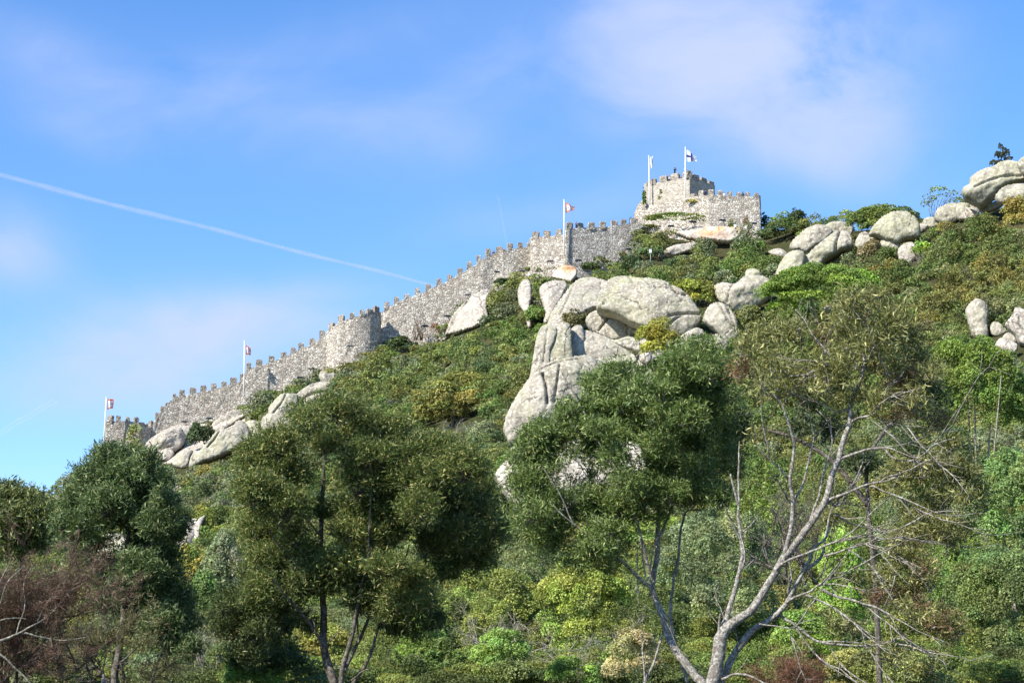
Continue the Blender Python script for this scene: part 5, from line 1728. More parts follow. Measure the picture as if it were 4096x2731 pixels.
lB = [L_(Z2, rB, [(640, 1620), (645, 1500), (690, 1380), (720, 1220), (745, 1100), (790, 900), (800, 700), (820, 450)], 0.0930, 0.0186, (0, -.8)),
      L_(Z2, rB, [(560, 1390), (510, 1300), (450, 1210), (390, 1140), (330, 1075), (260, 980)], 0.0558, 0.0186, (0, -1.5)),
      L_(Z2, rB, [(690, 1640), (720, 1540), (770, 1470), (820, 1380), (850, 1260), (900, 1100), (980, 950), (1020, 800)], 0.0682, 0.0186, (.4, .8)),
      L_(Z2, rB, [(650, 1510), (730, 1350), (790, 1240), (840, 1090), (1000, 960), (1150, 820), (1300, 700)], 0.0620, 0.0186, (.3, 1.5)),
      L_(Z2, rB, [(545, 1100), (480, 1000), (380, 880), (260, 760), (200, 600)], 0.0496, 0.0124, (0, -1)), L_(Z2, rB, [(535, 760), (440, 640), (330, 500), (250, 380)], 0.0434, 0.0124, (0, -1)),
      L_(Z2, rB, [(800, 760), (950, 600), (1050, 480), (1180, 340)], 0.0434, 0.0124, (0, .6)), L_(Z2, rB, [(550, 1380), (600, 1310), (660, 1240)], 0.0248, 0.0124, (0, -.5)),
      L_(Z2, rB, [(500, 1290), (490, 1220), (470, 1205)], 0.0186, 0.0124, (-.5, -.6)), L_(Z2, rB, [(700, 1550), (760, 1500), (810, 1480)], 0.0310, 0.0124, (0, -.5)),
      L_(Z2, rB, [(740, 1340), (735, 1250), (745, 1100)], 0.0310, 0.0186, (0, .8)), L_(Z2, rB, [(540, 520), (620, 400), (700, 280)], 0.0310, 0.0124, (0, .4))]
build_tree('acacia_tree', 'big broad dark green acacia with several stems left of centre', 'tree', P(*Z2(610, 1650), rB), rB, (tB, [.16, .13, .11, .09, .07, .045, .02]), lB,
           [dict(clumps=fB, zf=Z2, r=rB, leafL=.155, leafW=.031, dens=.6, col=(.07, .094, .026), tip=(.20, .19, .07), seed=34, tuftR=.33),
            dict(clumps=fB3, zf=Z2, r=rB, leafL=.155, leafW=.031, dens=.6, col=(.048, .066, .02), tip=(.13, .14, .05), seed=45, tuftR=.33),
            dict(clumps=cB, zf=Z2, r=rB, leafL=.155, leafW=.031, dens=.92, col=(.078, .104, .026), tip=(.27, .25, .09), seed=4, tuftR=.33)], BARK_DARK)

# --- dark small tree left of the big acacia
rS = 66.0
cS = [(40, 1110, 90, 60), (20, 1190, 100, 60), (110, 1180, 60, 60), (260, 1180, 70, 50), (330, 1230, 70, 60), (120, 1120, 70, 50), (300, 1400, 100, 80), (380, 1460, 90, 60), (200, 1470, 100, 70), (60, 1440, 60, 60)]
tS = limb(Z2, [(280, 1660), (265, 1530), (240, 1420), (200, 1290), (150, 1200), (60, 1080)], rS)
build_tree('acacia_tree', 'small dark shaded acacia low between the two left acacias', 'tree', P(*Z2(280, 1640), rS), rS, (tS, [.13, .10, .08, .05, .03]),
           [L_(Z2, rS, [(240, 1640), (215, 1500), (170, 1360), (130, 1240)], .09, .04, (0, .5)), L_(Z2, rS, [(210, 1420), (120, 1390), (60, 1420)], .04, .02), L_(Z2, rS, [(235, 1420), (300, 1300), (340, 1240)], .04, .02)],
           [dict(clumps=cS, zf=Z2, r=rS, leafL=.20, leafW=.05, dens=.6, col=(.06, .085, .026), tip=(.15, .16, .05), seed=5, tuftR=.34)], BARK_DARK)

# --- green acacia right of centre
rC = 50.0
cC1 = [(800, 845, 110, 60), (930, 885, 110, 60), (700, 950, 130, 80), (860, 980, 140, 80), (980, 1000, 90, 80), (1300, 710, 140, 60), (1440, 695, 130, 60), (1250, 790, 130, 80), (1400, 800, 150, 90), (1200, 900, 130, 90), (1350, 920, 150, 100),
       (1480, 850, 110, 100), (1130, 990, 110, 80), (1300, 1040, 150, 100), (1450, 1000, 110, 100), (1530, 950, 80, 100), (560, 1120, 120, 80), (500, 1200, 110, 80), (700, 1100, 130, 70), (850, 1110, 110, 70), (300, 1275, 120, 70), (230, 1350, 120, 90),
       (380, 1330, 110, 80), (560, 1250, 120, 70), (700, 1230, 110, 60), (640, 1350, 120, 60), (800, 1320, 110, 70), (1130, 1150, 110, 70), (1300, 1180, 140, 90), (1200, 1260, 110, 70), (1430, 1170, 110, 90), (300, 1440, 120, 80), (180, 1450, 110, 90),
       (800, 1440, 100, 60), (1100, 1370, 120, 70), (1250, 1370, 120, 80), (1400, 1330, 110, 80), (1550, 1250, 90, 120, 1.5), (1600, 1100, 70, 120, 1.5), (1000, 1090, 60, 60), (1000, 1230, 70, 60)]
cC2 = [(300, 480, 120, 100), (390, 570, 100, 80), (300, 640, 120, 90), (440, 690, 90, 60), (650, 540, 90, 60), (780, 600, 110, 70), (850, 470, 110, 70), (950, 500, 120, 70), (850, 640, 110, 70), (1080, 520, 110, 80), (1200, 540, 110, 70), (1300, 520, 100, 80),
       (750, 720, 80, 45), (400, 780, 100, 55), (650, 830, 80, 50), (1000, 640, 90, 50), (1250, 380, 100, 110, 1.5), (1380, 330, 90, 120, 1.5), (560, 900, 90, 40)]
fC = fill_clumps([(507, 470), (540, 432), (560, 404), (600, 376), (640, 376), (668, 384), (692, 356), (720, 350), (738, 370), (736, 480), (725, 500), (700, 512), (640, 520), (600, 545), (550, 560), (520, 530)], 58, 9, 17, (-.8, 1.2), 32)
fC += fill_clumps([(512, 440), (600, 430), (645, 470), (610, 515), (525, 515)], 20, 8, 14, (-.9, .6), 37)
fC += fill_clumps([(512, 500), (600, 500), (650, 535), (610, 575), (540, 560)], 18, 8, 14, (-.9, .8), 40)
tC = limb(Z3, [(1310, 1680), (1270, 1568), (1200, 1500), (1120, 1400), (1060, 1300), (1040, 1200), (1020, 1120), (980, 1050), (990, 980), (1010, 850), (1018, 720), (1012, 560), (1000, 380), (990, 250), (1010, 60), (1050, -150)], rC, (0, 1.4))
lC = [L_(Z3, rC, [(990, 1010), (950, 900), (930, 780), (880, 640), (800, 480), (700, 250), (600, 50), (480, -160)], 0.0495, 0.0132, (0, -1)),
      L_(Z3, rC, [(980, 1050), (900, 980), (810, 890), (720, 830), (640, 770), (540, 690), (420, 560)], 0.0528, 0.0132, (0, -1.2)),
      L_(Z3, rC, [(1180, 1568), (1070, 1200), (1100, 1000), (1130, 860), (1155, 680), (1160, 600), (1250, 610)], 0.0528, 0.0198, (1.2, 1.6)),
      L_(Z3, rC, [(900, 1650), (940, 1560), (990, 1460), (1035, 1300)], 0.0462, 0.0264, (-.3, .1)), L_(Z3, rC, [(940, 1560), (925, 1350), (920, 1290)], 0.0231, 0.0132, (-.3, .1)),
      L_(Z3, rC, [(1010, 800), (1080, 620), (1160, 420), (1240, 200), (1300, -50)], 0.0396, 0.0132, (0, 1)), L_(Z3, rC, [(540, 690), (480, 520), (380, 380)], 0.0198, 0.0079, (-1, -1.3)),
      L_(Z3, rC, [(880, 430), (820, 330), (740, 240)], 0.0198, 0.0079, (-.3, -.6)), L_(Z3, rC, [(1020, 1180), (970, 1160), (930, 1140)], 0.0132, 0.0079, (0, -.4)),
      L_(Z3, rC, [(1030, 1180), (1080, 1260), (1120, 1360), (1180, 1420)], 0.0079, 0.0066, (-.3, -.4))]
build_tree('acacia_tree', 'wide fresh green acacia right of centre hiding the outcrop foot', 'tree', P(*Z3(1290, 1640), rC), rC, (tC, [.135, .12, .105, .095, .085, .075, .07, .055, .045, .03, .015]), lC,
           [dict(clumps=fC, zf=ID, r=rC, leafL=.155, leafW=.030, dens=.54, col=(.085, .122, .034), tip=(.22, .25, .10), seed=36, tuftR=.30),
            dict(clumps=cC1, zf=ZD, r=rC, leafL=.155, leafW=.030, dens=.70, col=(.088, .128, .034), tip=(.24, .27, .10), seed=6, tuftR=.30),
            dict(clumps=cC2, zf=Z3, r=rC, leafL=.155, leafW=.030, dens=.70, col=(.092, .13, .034), tip=(.24, .27, .10), seed=7, tuftR=.30)], BARK_PALE)

# --- pale half bare acacia at right
rD = 45.0
tD = limb(Z5, [(60, 1700), (85, 1600), (105, 1460), (130, 1330), (150, 1215), (190, 1180), (250, 1150), (350, 1070), (420, 960), (500, 840), (560, 740), (640, 650), (720, 520), (790, 420), (850, 330), (890, 200), (935, 50), (960, -60), (1010, -150), (1020, -320), (1040, -400), (1100, -520), (1095, -650)], rD)
Z5i = lambda x, y: Z4(x, y)
lD = [L_(Z5, rD, [(145, 1240), (165, 1160), (195, 1080), (230, 960), (262, 830), (280, 700), (270, 590), (256, 470), (255, 350), (262, 200), (262, 60), (265, -60)], 0.0759, 0.0120, (0, .6)),
      L_(Z5, rD, [(255, 360), (240, 290), (215, 220), (205, 160)], 0.0363, 0.0198, (.1, 0)),
      L_(Z5, rD, [(272, 600), (230, 500), (190, 420), (175, 380)], 0.0264, 0.0099, (0, -.4)), L_(Z5, rD, [(285, 800), (300, 700), (275, 560)], 0.0198, 0.0132, (-.2, 0)),
      L_(Z5, rD, [(270, 570), (330, 520), (390, 450)], 0.0231, 0.0099, (0, .4)), L_(Z5, rD, [(300, 790), (340, 750), (380, 715)], 0.0132, 0.0066, (0, .3)),
      L_(Z5, rD, [(128, 1240), (130, 1160), (135, 1100)], 0.0396, 0.0231, (0, -.1)),
      L_(Z5, rD, [(570, 725), (590, 640), (610, 560), (630, 400), (620, 300), (600, 200), (632, 60), (640, -40), (620, -110), (580, -240), (545, -340), (470, -400), (350, -490)], 0.0627, 0.0132, (0, -.5)),
      L_(Z5, rD, [(600, 205), (560, 130), (480, 60), (385, -30)], 0.0297, 0.0099, (0, -.6)), L_(Z5, rD, [(618, 370), (570, 310), (540, 200)], 0.0231, 0.0132, (0, -.3)),
      L_(Z5, rD, [(636, 350), (680, 250), (720, 150), (745, 0), (765, -110), (745, -230), (710, -300)], 0.0330, 0.0099, (0, .6)),
      L_(Z5, rD, [(735, 490), (790, 320), (840, 170), (870, 30), (895, -80), (855, -200), (790, -280)], 0.0330, 0.0079, (0, .5)),
      L_(Z5, rD, [(95, 1640), (170, 1500), (210, 1400), (290, 1290), (360, 1200), (430, 1165), (530, 1080), (590, 1010), (650, 900), (700, 800), (750, 720), (770, 650), (850, 590), (870, 500)], 0.1023, 0.0198, (.3, .3)),
      L_(Z5, rD, [(690, 820), (760, 770), (815, 720), (840, 660), (845, 560), (880, 400), (950, 330)], 0.0462, 0.0165, (.3, .7)),
      L_(Z5, rD, [(580, 1020), (650, 985), (720, 965), (800, 910), (880, 860), (920, 820)], 0.0363, 0.0079, (.2, -.4)),
      L_(Z5, rD, [(800, 910), (880, 895)], 0.0132, 0.0079, (-.2, -.3)), L_(Z5, rD, [(870, 865), (1000, 830), (1080, 795)], 0.0132, 0.0060, (-.4, -.5)),
      L_(Z5, rD, [(700, 965), (800, 1010), (900, 1060), (1000, 1140), (1150, 1230)], 0.0330, 0.0099, (.2, -.6)),
      L_(Z5, rD, [(830, 945), (900, 985), (1000, 990), (1100, 1030), (1200, 1060), (1330, 1140), (1480, 1220), (1690, 1310)], 0.0396, 0.0066, (-.2, -.8)),
      L_(Z5, rD, [(1100, 1030), (1180, 1100), (1300, 1190), (1400, 1300)], 0.0231, 0.0066, (-.4, -.6)), L_(Z5, rD, [(1000, 1140), (1090, 1190), (1110, 1280)], 0.0132, 0.0060, (-.5, -.6)),
      L_(Z5, rD, [(840, 700), (900, 690), (1000, 660), (1120, 625), (1220, 570)], 0.0330, 0.0132, (.3, 0)),
      L_(Z5, rD, [(500, 835), (520, 790), (600, 740), (700, 690), (800, 655), (900, 625), (1000, 575), (1130, 450), (1270, 315)], 0.0396, 0.0079, (0, -.9)),
      L_(Z5, rD, [(900, 625), (1050, 590), (1150, 580), (1300, 540), (1390, 500)], 0.0231, 0.0066, (-.4, -.7)), L_(Z5, rD, [(1150, 580), (1270, 605), (1390, 565)], 0.0165, 0.0060, (-.5, -.7)),
      L_(Z5, rD, [(1120, 625), (1190, 660), (1260, 740), (1340, 840)], 0.0231, 0.0066, (0, -.4)), L_(Z5, rD, [(1140, 625), (1300, 680), (1400, 750), (1520, 800)], 0.0198, 0.0060, (0, -.3)),
      L_(Z5, rD, [(1000, 670), (1100, 720), (1180, 800), (1250, 890)], 0.0198, 0.0060, (0, -.3)), L_(Z5, rD, [(1200, 210), (1270, 195), (1390, 165)], 0.0165, 0.0060, (-.3, -.4)),
      L_(Z5, rD, [(850, 335), (950, 300), (1100, 240), (1200, 212), (1260, 170), (1350, 160)], 0.0396, 0.0099, (0, -.4)),
      L_(Z5, rD, [(1150, 240), (1280, 290), (1350, 320), (1430, 450)], 0.0198, 0.0060, (-.2, -.4)), L_(Z5, rD, [(1300, 290), (1390, 340), (1465, 405)], 0.0132, 0.0060, (-.3, -.4)),
      L_(Z5, rD, [(870, 320), (930, 390), (1000, 300), (1060, 180), (1100, 80)], 0.0330, 0.0132, (.4, .8)),
      L_(Z5, rD, [(900, 420), (980, 460), (1060, 460)], 0.0198, 0.0066, (.3, .2)), L_(Z5, rD, [(1090, 480), (1190, 520)], 0.0165, 0.0066, (.1, 0)),
      L_(Z4, rD, [(970, 1280), (1100, 1220), (1200, 1200), (1310, 1193), (1400, 1230), (1465, 1265)], 0.0396, 0.0079, (0, -.4)),
      L_(Z4, rD, [(1280, 1200), (1340, 1270), (1420, 1290), (1500, 1290), (1560, 1240), (1640, 1180), (1760, 1140)], 0.0297, 0.0066, (-.2, -.6)),
      L_(Z4, rD, [(1500, 1290), (1600, 1293), (1700, 1312)], 0.0198, 0.0066, (-.3, -.5)), L_(Z4, rD, [(1640, 1180), (1690, 1110), (1770, 1030)], 0.0132, 0.0060, (-.5, -.5)),
      L_(Z4, rD, [(1045, 1030), (1100, 990), (1180, 980), (1240, 940), (1290, 862), (1400, 838), (1545, 790)], 0.0330, 0.0066, (0, -.5)),
      L_(Z4, rD, [(1160, 980), (1230, 1030), (1310, 1090)], 0.0198, 0.0066, (0, -.4)), L_(Z4, rD, [(1240, 985), (1330, 1040), (1450, 1060)], 0.0132, 0.0060, (0, -.3)),
      L_(Z4, rD, [(1290, 862), (1290, 800), (1330, 740)], 0.0132, 0.0060, (-.3, -.3)),
      L_(Z4, rD, [(1060, 930), (1000, 940), (950, 955), (860, 900), (790, 870), (705, 815)], 0.0264, 0.0066, (0, -.4)), L_(Z4, rD, [(1080, 815), (1040, 760), (960, 738), (870, 710), (780, 688)], 0.0264, 0.0060, (0, -.4)),
      L_(Z4, rD, [(1000, 865), (930, 840), (888, 785)], 0.0132, 0.0060, (-.2, -.3)), L_(Z4, rD, [(1130, 620), (1050, 650), (930, 620), (880, 620), (730, 590)], 0.0198, 0.0060, (0, -.3)), L_(Z4, rD, [(930, 640), (860, 650), (780, 665)], 0.0119, 0.0060, (-.2, -.3)),
      L_(Z4, rD, [(1120, 660), (1050, 560), (1000, 450)], 0.0198, 0.0066, (0, .3)), L_(Z4, rD, [(1120, 650), (1200, 520), (1280, 400)], 0.0198, 0.0066, (0, .3)), L_(Z4, rD, [(940, 600), (890, 540), (800, 450)], 0.0165, 0.0060, (-.2, 0)),
      L_(Z5, rD, [(400, 1165), (540, 1180), (645, 1190)], 0.0198, 0.0079, (.1, -.3)), L_(Z5, rD, [(530, 1110), (650, 1180), (750, 1280), (850, 1300), (1000, 1310), (1130, 1320), (1300, 1290), (1390, 1235)], 0.0396, 0.0099, (.4, .2)),
      L_(Z5, rD, [(640, 1190), (720, 1310), (830, 1420), (960, 1500), (1070, 1570)], 0.0231, 0.0099, (.3, .1)), L_(Z5, rD, [(150, 1540), (220, 1500), (320, 1510), (480, 1580)], 0.0330, 0.0198, (-.1, -.5)),
      L_(Z5, rD, [(255, 1270), (250, 1230), (235, 1210)], 0.0198, 0.0132, (.2, .1)), L_(Z5, rD, [(1130, 1320), (1180, 1420), (1260, 1520)], 0.0198, 0.0079, (.2, .1)), L_(Z5, rD, [(1300, 1290), (1360, 1340), (1430, 1345)], 0.0099, 0.0060, (.2, .1)),
      L_(Z5, rD, [(880, 1330), (930, 1400), (960, 1480)], 0.0132, 0.0066, (.2, .1)), L_(Z5, rD, [(590, 1190), (610, 1250)], 0.0132, 0.0066, (0, 0))]
# fine bare twigs fanning from the limb ends
gT = np.random.default_rng(21)
twD = Tubes()
for pts, rad in lD[7:]:
    for q in range(2):
        i = int(len(pts) * (.45 + .55 * gT.random())) - 1
        p0 = pts[max(1, i)]
        dv = unit(pts[max(1, i)] - pts[max(0, i - 2)])
        d1 = unit(dv + gT.normal(size=3) * .45)
        ln = .35 + .7 * gT.random()
        p1 = p0 + d1 * ln * .5
        p2 = p1 + unit(d1 + gT.normal(size=3) * .35) * ln * .5
        twD.add(np.array([p0, p1, p2]), [.012, .009, .004], 4)
for pts, rad in lD[7:] + [(tD[40:], None)]:
    for q in range(1):
        i = int(len(pts) * (.25 + .7 * gT.random()))
        i = max(1, min(len(pts) - 1, i))
        dv = unit(pts[i] - pts[i - 1])
        d1 = unit(dv + gT.normal(size=3) * .36)
        ln = .8 + 1.3 * gT.random()
        pp = [pts[i]]
        for k in range(6):
            d1 = unit(d1 + gT.normal(size=3) * .13 + np.array([.03, 0, -.02]))
            pp.append(pp[-1] + d1 * ln / 6)
            if k > 1:
                d3 = unit(d1 + gT.normal(size=3) * .6)
                e1 = pp[-1] + d3 * ln * .18
                twD.add(np.array([pp[-1], e1, e1 + unit(d3 + gT.normal(size=3) * .4) * ln * .15]), [.008, .006, .003], 4)
        twD.add(np.array(pp), np.linspace(.022, .007, 7), 5)
cD_ol = [(1080, 220, 140, 80), (1250, 300, 150, 100), (1100, 380, 150, 110), (960, 370, 90, 80), (1300, 430, 130, 100), (1450, 460, 80, 120, 1), (1200, 500, 140, 70), (1540, 600, 80, 80), (600, 420, 130, 80), (450, 480, 140, 100), (520, 400, 90, 60),
         (330, 560, 110, 90), (500, 650, 130, 90), (620, 760, 120, 90), (460, 780, 100, 70), (690, 870, 90, 70), (950, 590, 80, 60), (1050, 610, 100, 70), (1200, 620, 90, 60), (1500, 1100, 120, 50), (1750, 1200, 100, 60), (1650, 1320, 150, 50), (1840, 1320, 80, 60),
         (400, 1150, 80, 60), (1050, 1010, 90, 50), (960, 880, 70, 50)]
cD_ol2 = [(1450, 140, 180, 90), (1700, 160, 130, 100), (1850, 300, 100, 120, 1), (1650, 350, 140, 110), (1470, 430, 120, 90), (1600, 540, 120, 80), (1300, 220, 90, 60), (1100, 860, 110, 60), (1290, 870, 130, 50), (1480, 900, 110, 60), (900, 1160, 90, 50), (1060, 1200, 90, 50),
          (1350, 1400, 110, 70), (1550, 1450, 110, 70), (870, 480, 60, 60)]
cD_rd = [(330, 620, 100, 70), (280, 690, 80, 60), (850, 440, 80, 60), (1300, 660, 110, 70), (1430, 730, 100, 70), (1330, 840, 130, 80), (1450, 940, 110, 80), (1640, 1030, 90, 60), (1350, 1010, 110, 50), (1160, 220, 60, 60)]
cD_rd2 = [(1250, 990, 140, 50), (1440, 1050, 110, 60), (1600, 1150, 110, 80), (1690, 1250, 80, 70), (1500, 800, 90, 60), (1430, 620, 70, 50)]
fD = fill_clumps([(220, 500), (450, 410), (620, 340), (850, 310), (1000, 190), (1150, 120), (1300, 150), (1420, 330), (1560, 500), (1620, 560), (1680, 700), (1600, 800), (1560, 900), (1400, 950), (1100, 900), (900, 850), (750, 950), (500, 900), (330, 760)], 75, 45, 85, (-.6, 1.4), 41)
fD2 = fill_clumps([(1300, 100), (1600, 60), (1900, 150), (1970, 420), (1780, 600), (1620, 660), (1780, 1250), (1650, 1400), (1350, 1050), (1200, 900), (1350, 500)], 46, 45, 85, (-.6, 1.4), 42)
OLC, OLT = (.135, .138, .045), (.33, .31, .13)
RDC, RDT = (.15, .088, .05), (.24, .17, .09)
root = build_tree('acacia_tree', 'pale half bare acacia with spreading lichen covered branches at right', 'tree', P(*Z5(80, 1660), rD), rD, (tD, [.165, .16, .155, .15, .125, .105, .095, .09, .085, .085, .08, .078, .072, .07, .065, .055, .05, .035, .025]), lD,
                  [dict(clumps=fD, zf=Z4, r=rD, leafL=.19, leafW=.03, dens=.27, col=OLC, tip=OLT, seed=43, tuftR=.28, droop=.1, tuftn=14),
                   dict(clumps=fD2, zf=Z5, r=rD, leafL=.19, leafW=.03, dens=.42, col=OLC, tip=OLT, seed=44, tuftR=.28, droop=.4, tuftn=14),
                   dict(clumps=cD_ol, zf=Z4, r=rD, leafL=.175, leafW=.034, dens=.22, col=OLC, tip=OLT, seed=8, off0=.45, tuftR=.28, droop=.1),
                   dict(clumps=cD_ol2, zf=Z5, r=rD, leafL=.175, leafW=.034, dens=.22, col=OLC, tip=OLT, seed=9, off0=.45, tuftR=.28, droop=.35),
                   dict(clumps=cD_rd, zf=Z4, r=rD, leafL=.16, leafW=.02, dens=.36, col=RDC, tip=RDT, seed=10, off0=.45, tuftR=.28, droop=.1),
                   dict(clumps=cD_rd2, zf=Z5, r=rD, leafL=.16, leafW=.02, dens=.36, col=RDC, tip=RDT, seed=12, off0=.45, tuftR=.28, droop=.2)], BARK_PALE)
twD.build('twig_sprays', BARK_PALE, root)

# --- tree behind the pale acacia, its shade put into the dark leaf colour
rK = 60.0
cK = [(1560, 780, 90, 90), (1620, 880, 100, 90), (1580, 960, 90, 80), (1450, 560, 60, 80), (230, 1050, 110, 110), (200, 950, 90, 90), (240, 1190, 80, 80), (780, 900, 90, 80), (930, 800, 70, 60), (880, 1080, 90, 90), (1130, 1340, 130, 90), (700, 1080, 80, 80)]
tK = limb(Z4, [(1260, 3400), (1250, 2700), (1220, 2200), (1180, 1700), (1150, 1300), (1300, 1050), (1500, 900)], rK)
build_tree('acacia_tree', 'dark acacia standing in shade behind the pale half bare one', 'tree', P(*Z4(1250, 2650), rK), rK, (tK, [.11, .09, .07, .05, .03]), [L_(Z4, rK, [(1170, 1600), (900, 1250), (600, 1100), (260, 1050)], .1, .03)],
           [dict(clumps=cK, zf=Z4, r=rK, leafL=.2, leafW=.045, dens=.5, col=(.038, .055, .02), tip=(.08, .095, .035), seed=13, tuftR=.34)], BARK_DARK)


# ------------------------------------------------------------------ twiggy thickets
def thicket(name, label, cat, zf, box, r, n_stems, bark, spread=.5, levels=3, rad=.03, lean=(0, 0), seed=0, leafcol=None, leafdens=0, group='bare twiggy thickets', upb=.6, leafL=.16, leafW=.02, base_y=None):
    g = np.random.default_rng(seed)
    x0, y0 = zf(box[0], box[1])
    x1, y1 = zf(box[2], box[3])
    m_ = mpp(r, (y0 + y1) / 2)
    base = P((x0 + x1) / 2, y1, r)
    W, H = (x1 - x0) * m_, (y1 - y0) * m_
    root = empty(name, base, label, cat, group)
    tb = Tubes()
    lv = Leaves()

    def grow(p, d, ln, rd, lev):
        pts = [p]
        q = p
        dd = d
        for i in range(4):
            dd = unit(dd + g.normal(size=3) * .22 + np.array([lean[0], 0, lean[1]]) * .12)
            q = q + dd * ln / 4
            pts.append(q)
        pts = np.array(pts)
        tb.add(pts, np.linspace(rd, rd * .45, 5), 5 if lev < 2 else 4)
        if lev < levels:
            for i in range(4 if lev < 2 else 5):
                j = g.integers(1, 5)
                grow(pts[j], unit(dd + g.normal(size=3) * spread * 1.1 + np.array([0, 0, .15 * upb])), ln * (.5 + .25 * g.random()), rd * .5, lev + 1)
        elif leafdens:
            k = leafdens
            c_ = pts[g.integers(1, 5, size=k)] + g.normal(size=(k, 3)) * .07
            ax = unit(dd + g.normal(size=(k, 3)) * .5)
            lv.add(c_, ax, rnd_dirs(k, g), leafL * (.7 + .6 * g.random(k)), leafW, (np.asarray(leafcol) * (1 + .25 * g.normal(size=(k, 1)))).clip(.01, .5))
    for s in range(n_stems):
        bx = x0 + (x1 - x0) * (.1 + .8 * g.random())
        p = np.array(P(bx, y1 + (0 if base_y is None else base_y), r + g.normal() * W * .12))
        d = unit(np.array([g.normal() * spread, g.normal() * spread * .7, upb + .3]))
        grow(p, d, H * (.5 + .3 * g.random()), rad * (.7 + .6 * g.random()), 0)
    tb.build('branches', bark, root)
    if lv.c:
        lv.build('crown', LEAF, root)
    return root


T = thicket
o_th = T('dead_thicket', 'reddish brown leafless thicket filling the lower left corner', 'thicket', Z1, (-160, 900, 170, 1600), 54, 13, BARK_RED, spread=.4, levels=3, rad=.04, seed=1, leafcol=(.105, .064, .044), leafdens=22, leafL=.2, leafW=.016)
T('dead_thicket', 'brown olive twiggy shrub between the brown thicket and left acacia', 'thicket', Z1, (430, 1000, 560, 1500), 57, 4, BARK_RED, spread=.4, levels=3, rad=.03, seed=2, leafcol=(.105, .095, .04), leafdens=14, leafL=.2, leafW=.026)
T('bare_shrub', 'pale leafless shrub with lichened twigs at the bottom centre', 'shrub', Z3, (-20, 1120, 390, 1420), 74, 10, BARK_GREY, spread=.75, levels=3, rad=.04, seed=3, upb=.4)
T('bare_shrub', 'tangled pale bare shrub with lichen in front of the yellow green bush', 'shrub', Z3, (330, 1150, 880, 1560), 70, 12, BARK_GREY, spread=.8, levels=3, rad=.04, seed=4, upb=.4)
T('bare_shrub', 'grey bare shrub low between the dark small acacia and left acacia', 'shrub', Z1, (1150, 1170, 1600, 1480), 78, 9, BARK_GREY, spread=.8, levels=3, rad=.035, seed=5, upb=.4)
T('dead_thicket', 'rust brown upright twigs at the bottom right of the forked trunk', 'thicket', Z5, (420, 1380, 900, 1640), 50, 16, BARK_RED, spread=.25, levels=2, rad=.014, seed=6, leafcol=(.15, .075, .045), leafdens=14, leafL=.2, leafW=.014)
T('bare_shrub', 'dark thin saplings at the bottom left under the left acacia', 'shrub', Z1, (420, 1150, 1000, 1620), 64, 8, BARK_DARK, spread=.5, levels=3, rad=.05, seed=7)
for k_, (bx_, lb_) in enumerate([((825, 1120, 960, 1260), 'pale dead shrub in the scrub left of the ochre tree'), ((1270, 1160, 1330, 1330), 'thin pale stem standing between ochre tree and outcrop'), ((560, 1180, 680, 1290), 'grey dead shrub low on the slope above the big acacia'),
                              ((1180, 560, 1290, 680), 'grey dead shrub beside the steep white slab')]):
    T('bare_shrub', lb_, 'shrub', ZB, bx_, hit_r(*ZB((bx_[0] + bx_[2]) / 2, bx_[3])) - 1.5, 5, BARK_GREY, spread=.6, levels=3, rad=.07, seed=60 + k_)
for k_, (bx_, lb_) in enumerate([((1060, 780, 1240, 880), 'grey lichened twigs in front of the small ridge boulder'), ((1500, 880, 1640, 1000), 'grey bare shrub below the bright green ridge bush'), ((1640, 690, 1800, 800), 'grey bare shrub below the split boulder'),
                              ((1800, 1000, 1960, 1130), 'grey bare shrub on the open right slope'), ((650, 1100, 800, 1230), 'grey dead limbs showing in the bright green oak')]):
    T('bare_shrub', lb_, 'shrub', ZE, bx_, hit_r(*ZE((bx_[0] + bx_[2]) / 2, bx_[3])) - 2, 6, BARK_GREY, spread=.7, levels=3, rad=.06, seed=80 + k_)
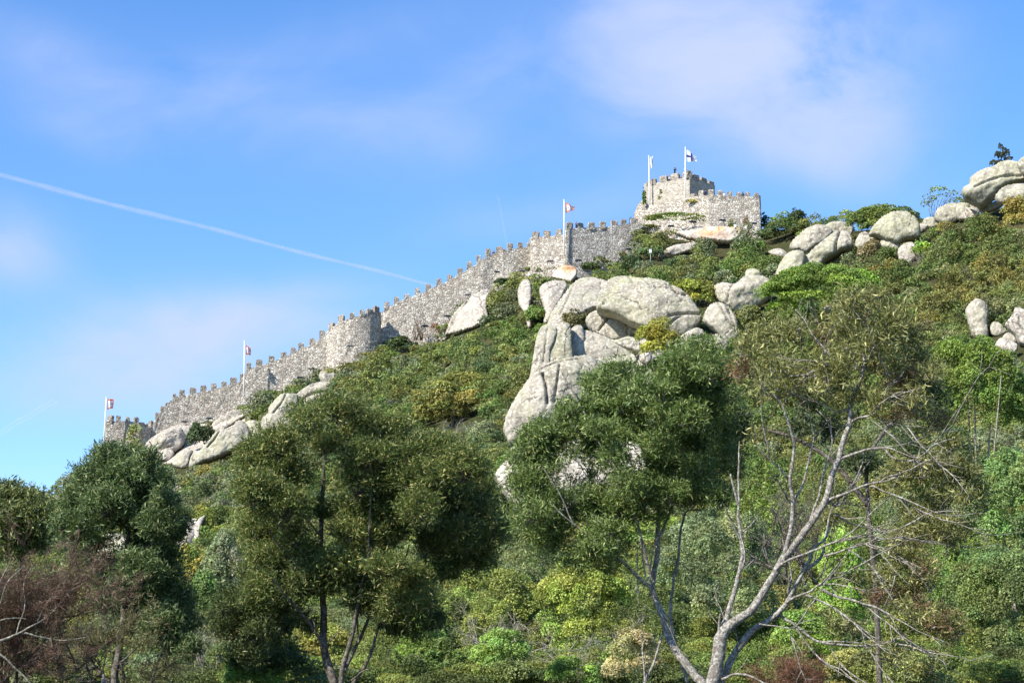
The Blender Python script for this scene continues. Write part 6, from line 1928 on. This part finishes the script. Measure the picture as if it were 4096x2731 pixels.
T('bare_shrub', 'grey tangle of bare twigs above the dark hollow by the outcrop', 'shrub', Z2, (1100, 130, 1420, 360), 190, 9, BARK_GREY, spread=.7, levels=3, rad=.09, seed=8)
T('bare_shrub', 'thin dark stems standing behind the pale branches', 'shrub', Z5, (380, 300, 900, 900), 76, 10, BARK_DARK, spread=.4, levels=3, rad=.05, seed=9)
for pl_, ra, rb in (([(-60, 1330), (0, 1300), (120, 1270), (200, 1220), (290, 1160), (380, 1070)], .045, .012), ([(150, 1265), (260, 1290), (400, 1310), (540, 1280)], .03, .01), ([(-20, 1370), (60, 1440), (130, 1510), (190, 1580)], .03, .02),
                    ([(-30, 1190), (80, 1170), (160, 1180)], .025, .01), ([(0, 1080), (40, 960), (90, 900), (150, 850)], .02, .008), ([(230, 1190), (260, 1100), (330, 1030), (360, 960)], .018, .008), ([(330, 1130), (420, 1010), (500, 960)], .015, .006),
                    ([(-20, 1000), (30, 900), (60, 800)], .02, .006), ([(100, 1275), (150, 1100), (140, 960), (200, 850)], .022, .006)):
    pts = limb(Z1, pl_, 52.5)
    tb = Tubes()
    tb.add(pts, np.linspace(ra, rb, len(pts)), 6)
    tb.build('branch', BARK_GREY, o_th)
# broken stump
o = empty('dead_stump', P(*Z1(630, 1600), 56), 'pale splintered dead stump at the bottom left', 'stump')
tb = Tubes()
tb.add(np.array([P(*Z1(632, 1640), 56), P(*Z1(630, 1570), 56), P(*Z1(628, 1512), 56)]), [.09, .08, .02], 7)
tb.add(np.array([P(*Z1(622, 1600), 56), P(*Z1(622, 1540), 55.95)]), [.05, .02], 6)
tb.build('trunk', BARK_PALE, o)
# bare climbing stems on the upper wall
o = empty('bare_creeper', P(*ZB(545, 900), 340), 'leafless brown creeper stems climbing the upper curtain wall', 'creeper')
tb = Tubes()
gq = np.random.default_rng(5)
for q in range(16):
    x0 = 500 + 70 * gq.random()
    ys = 900
    pts = []
    for i in range(6):
        pts.append(np.array(P(*ZB(x0, ys), 338.9)))
        x0 += gq.normal() * 14
        ys -= 22 + 30 * gq.random()
    tb.add(np.array(pts), np.linspace(.07, .025, 6), 4)
tb.build('branches', BARK_RED, o)
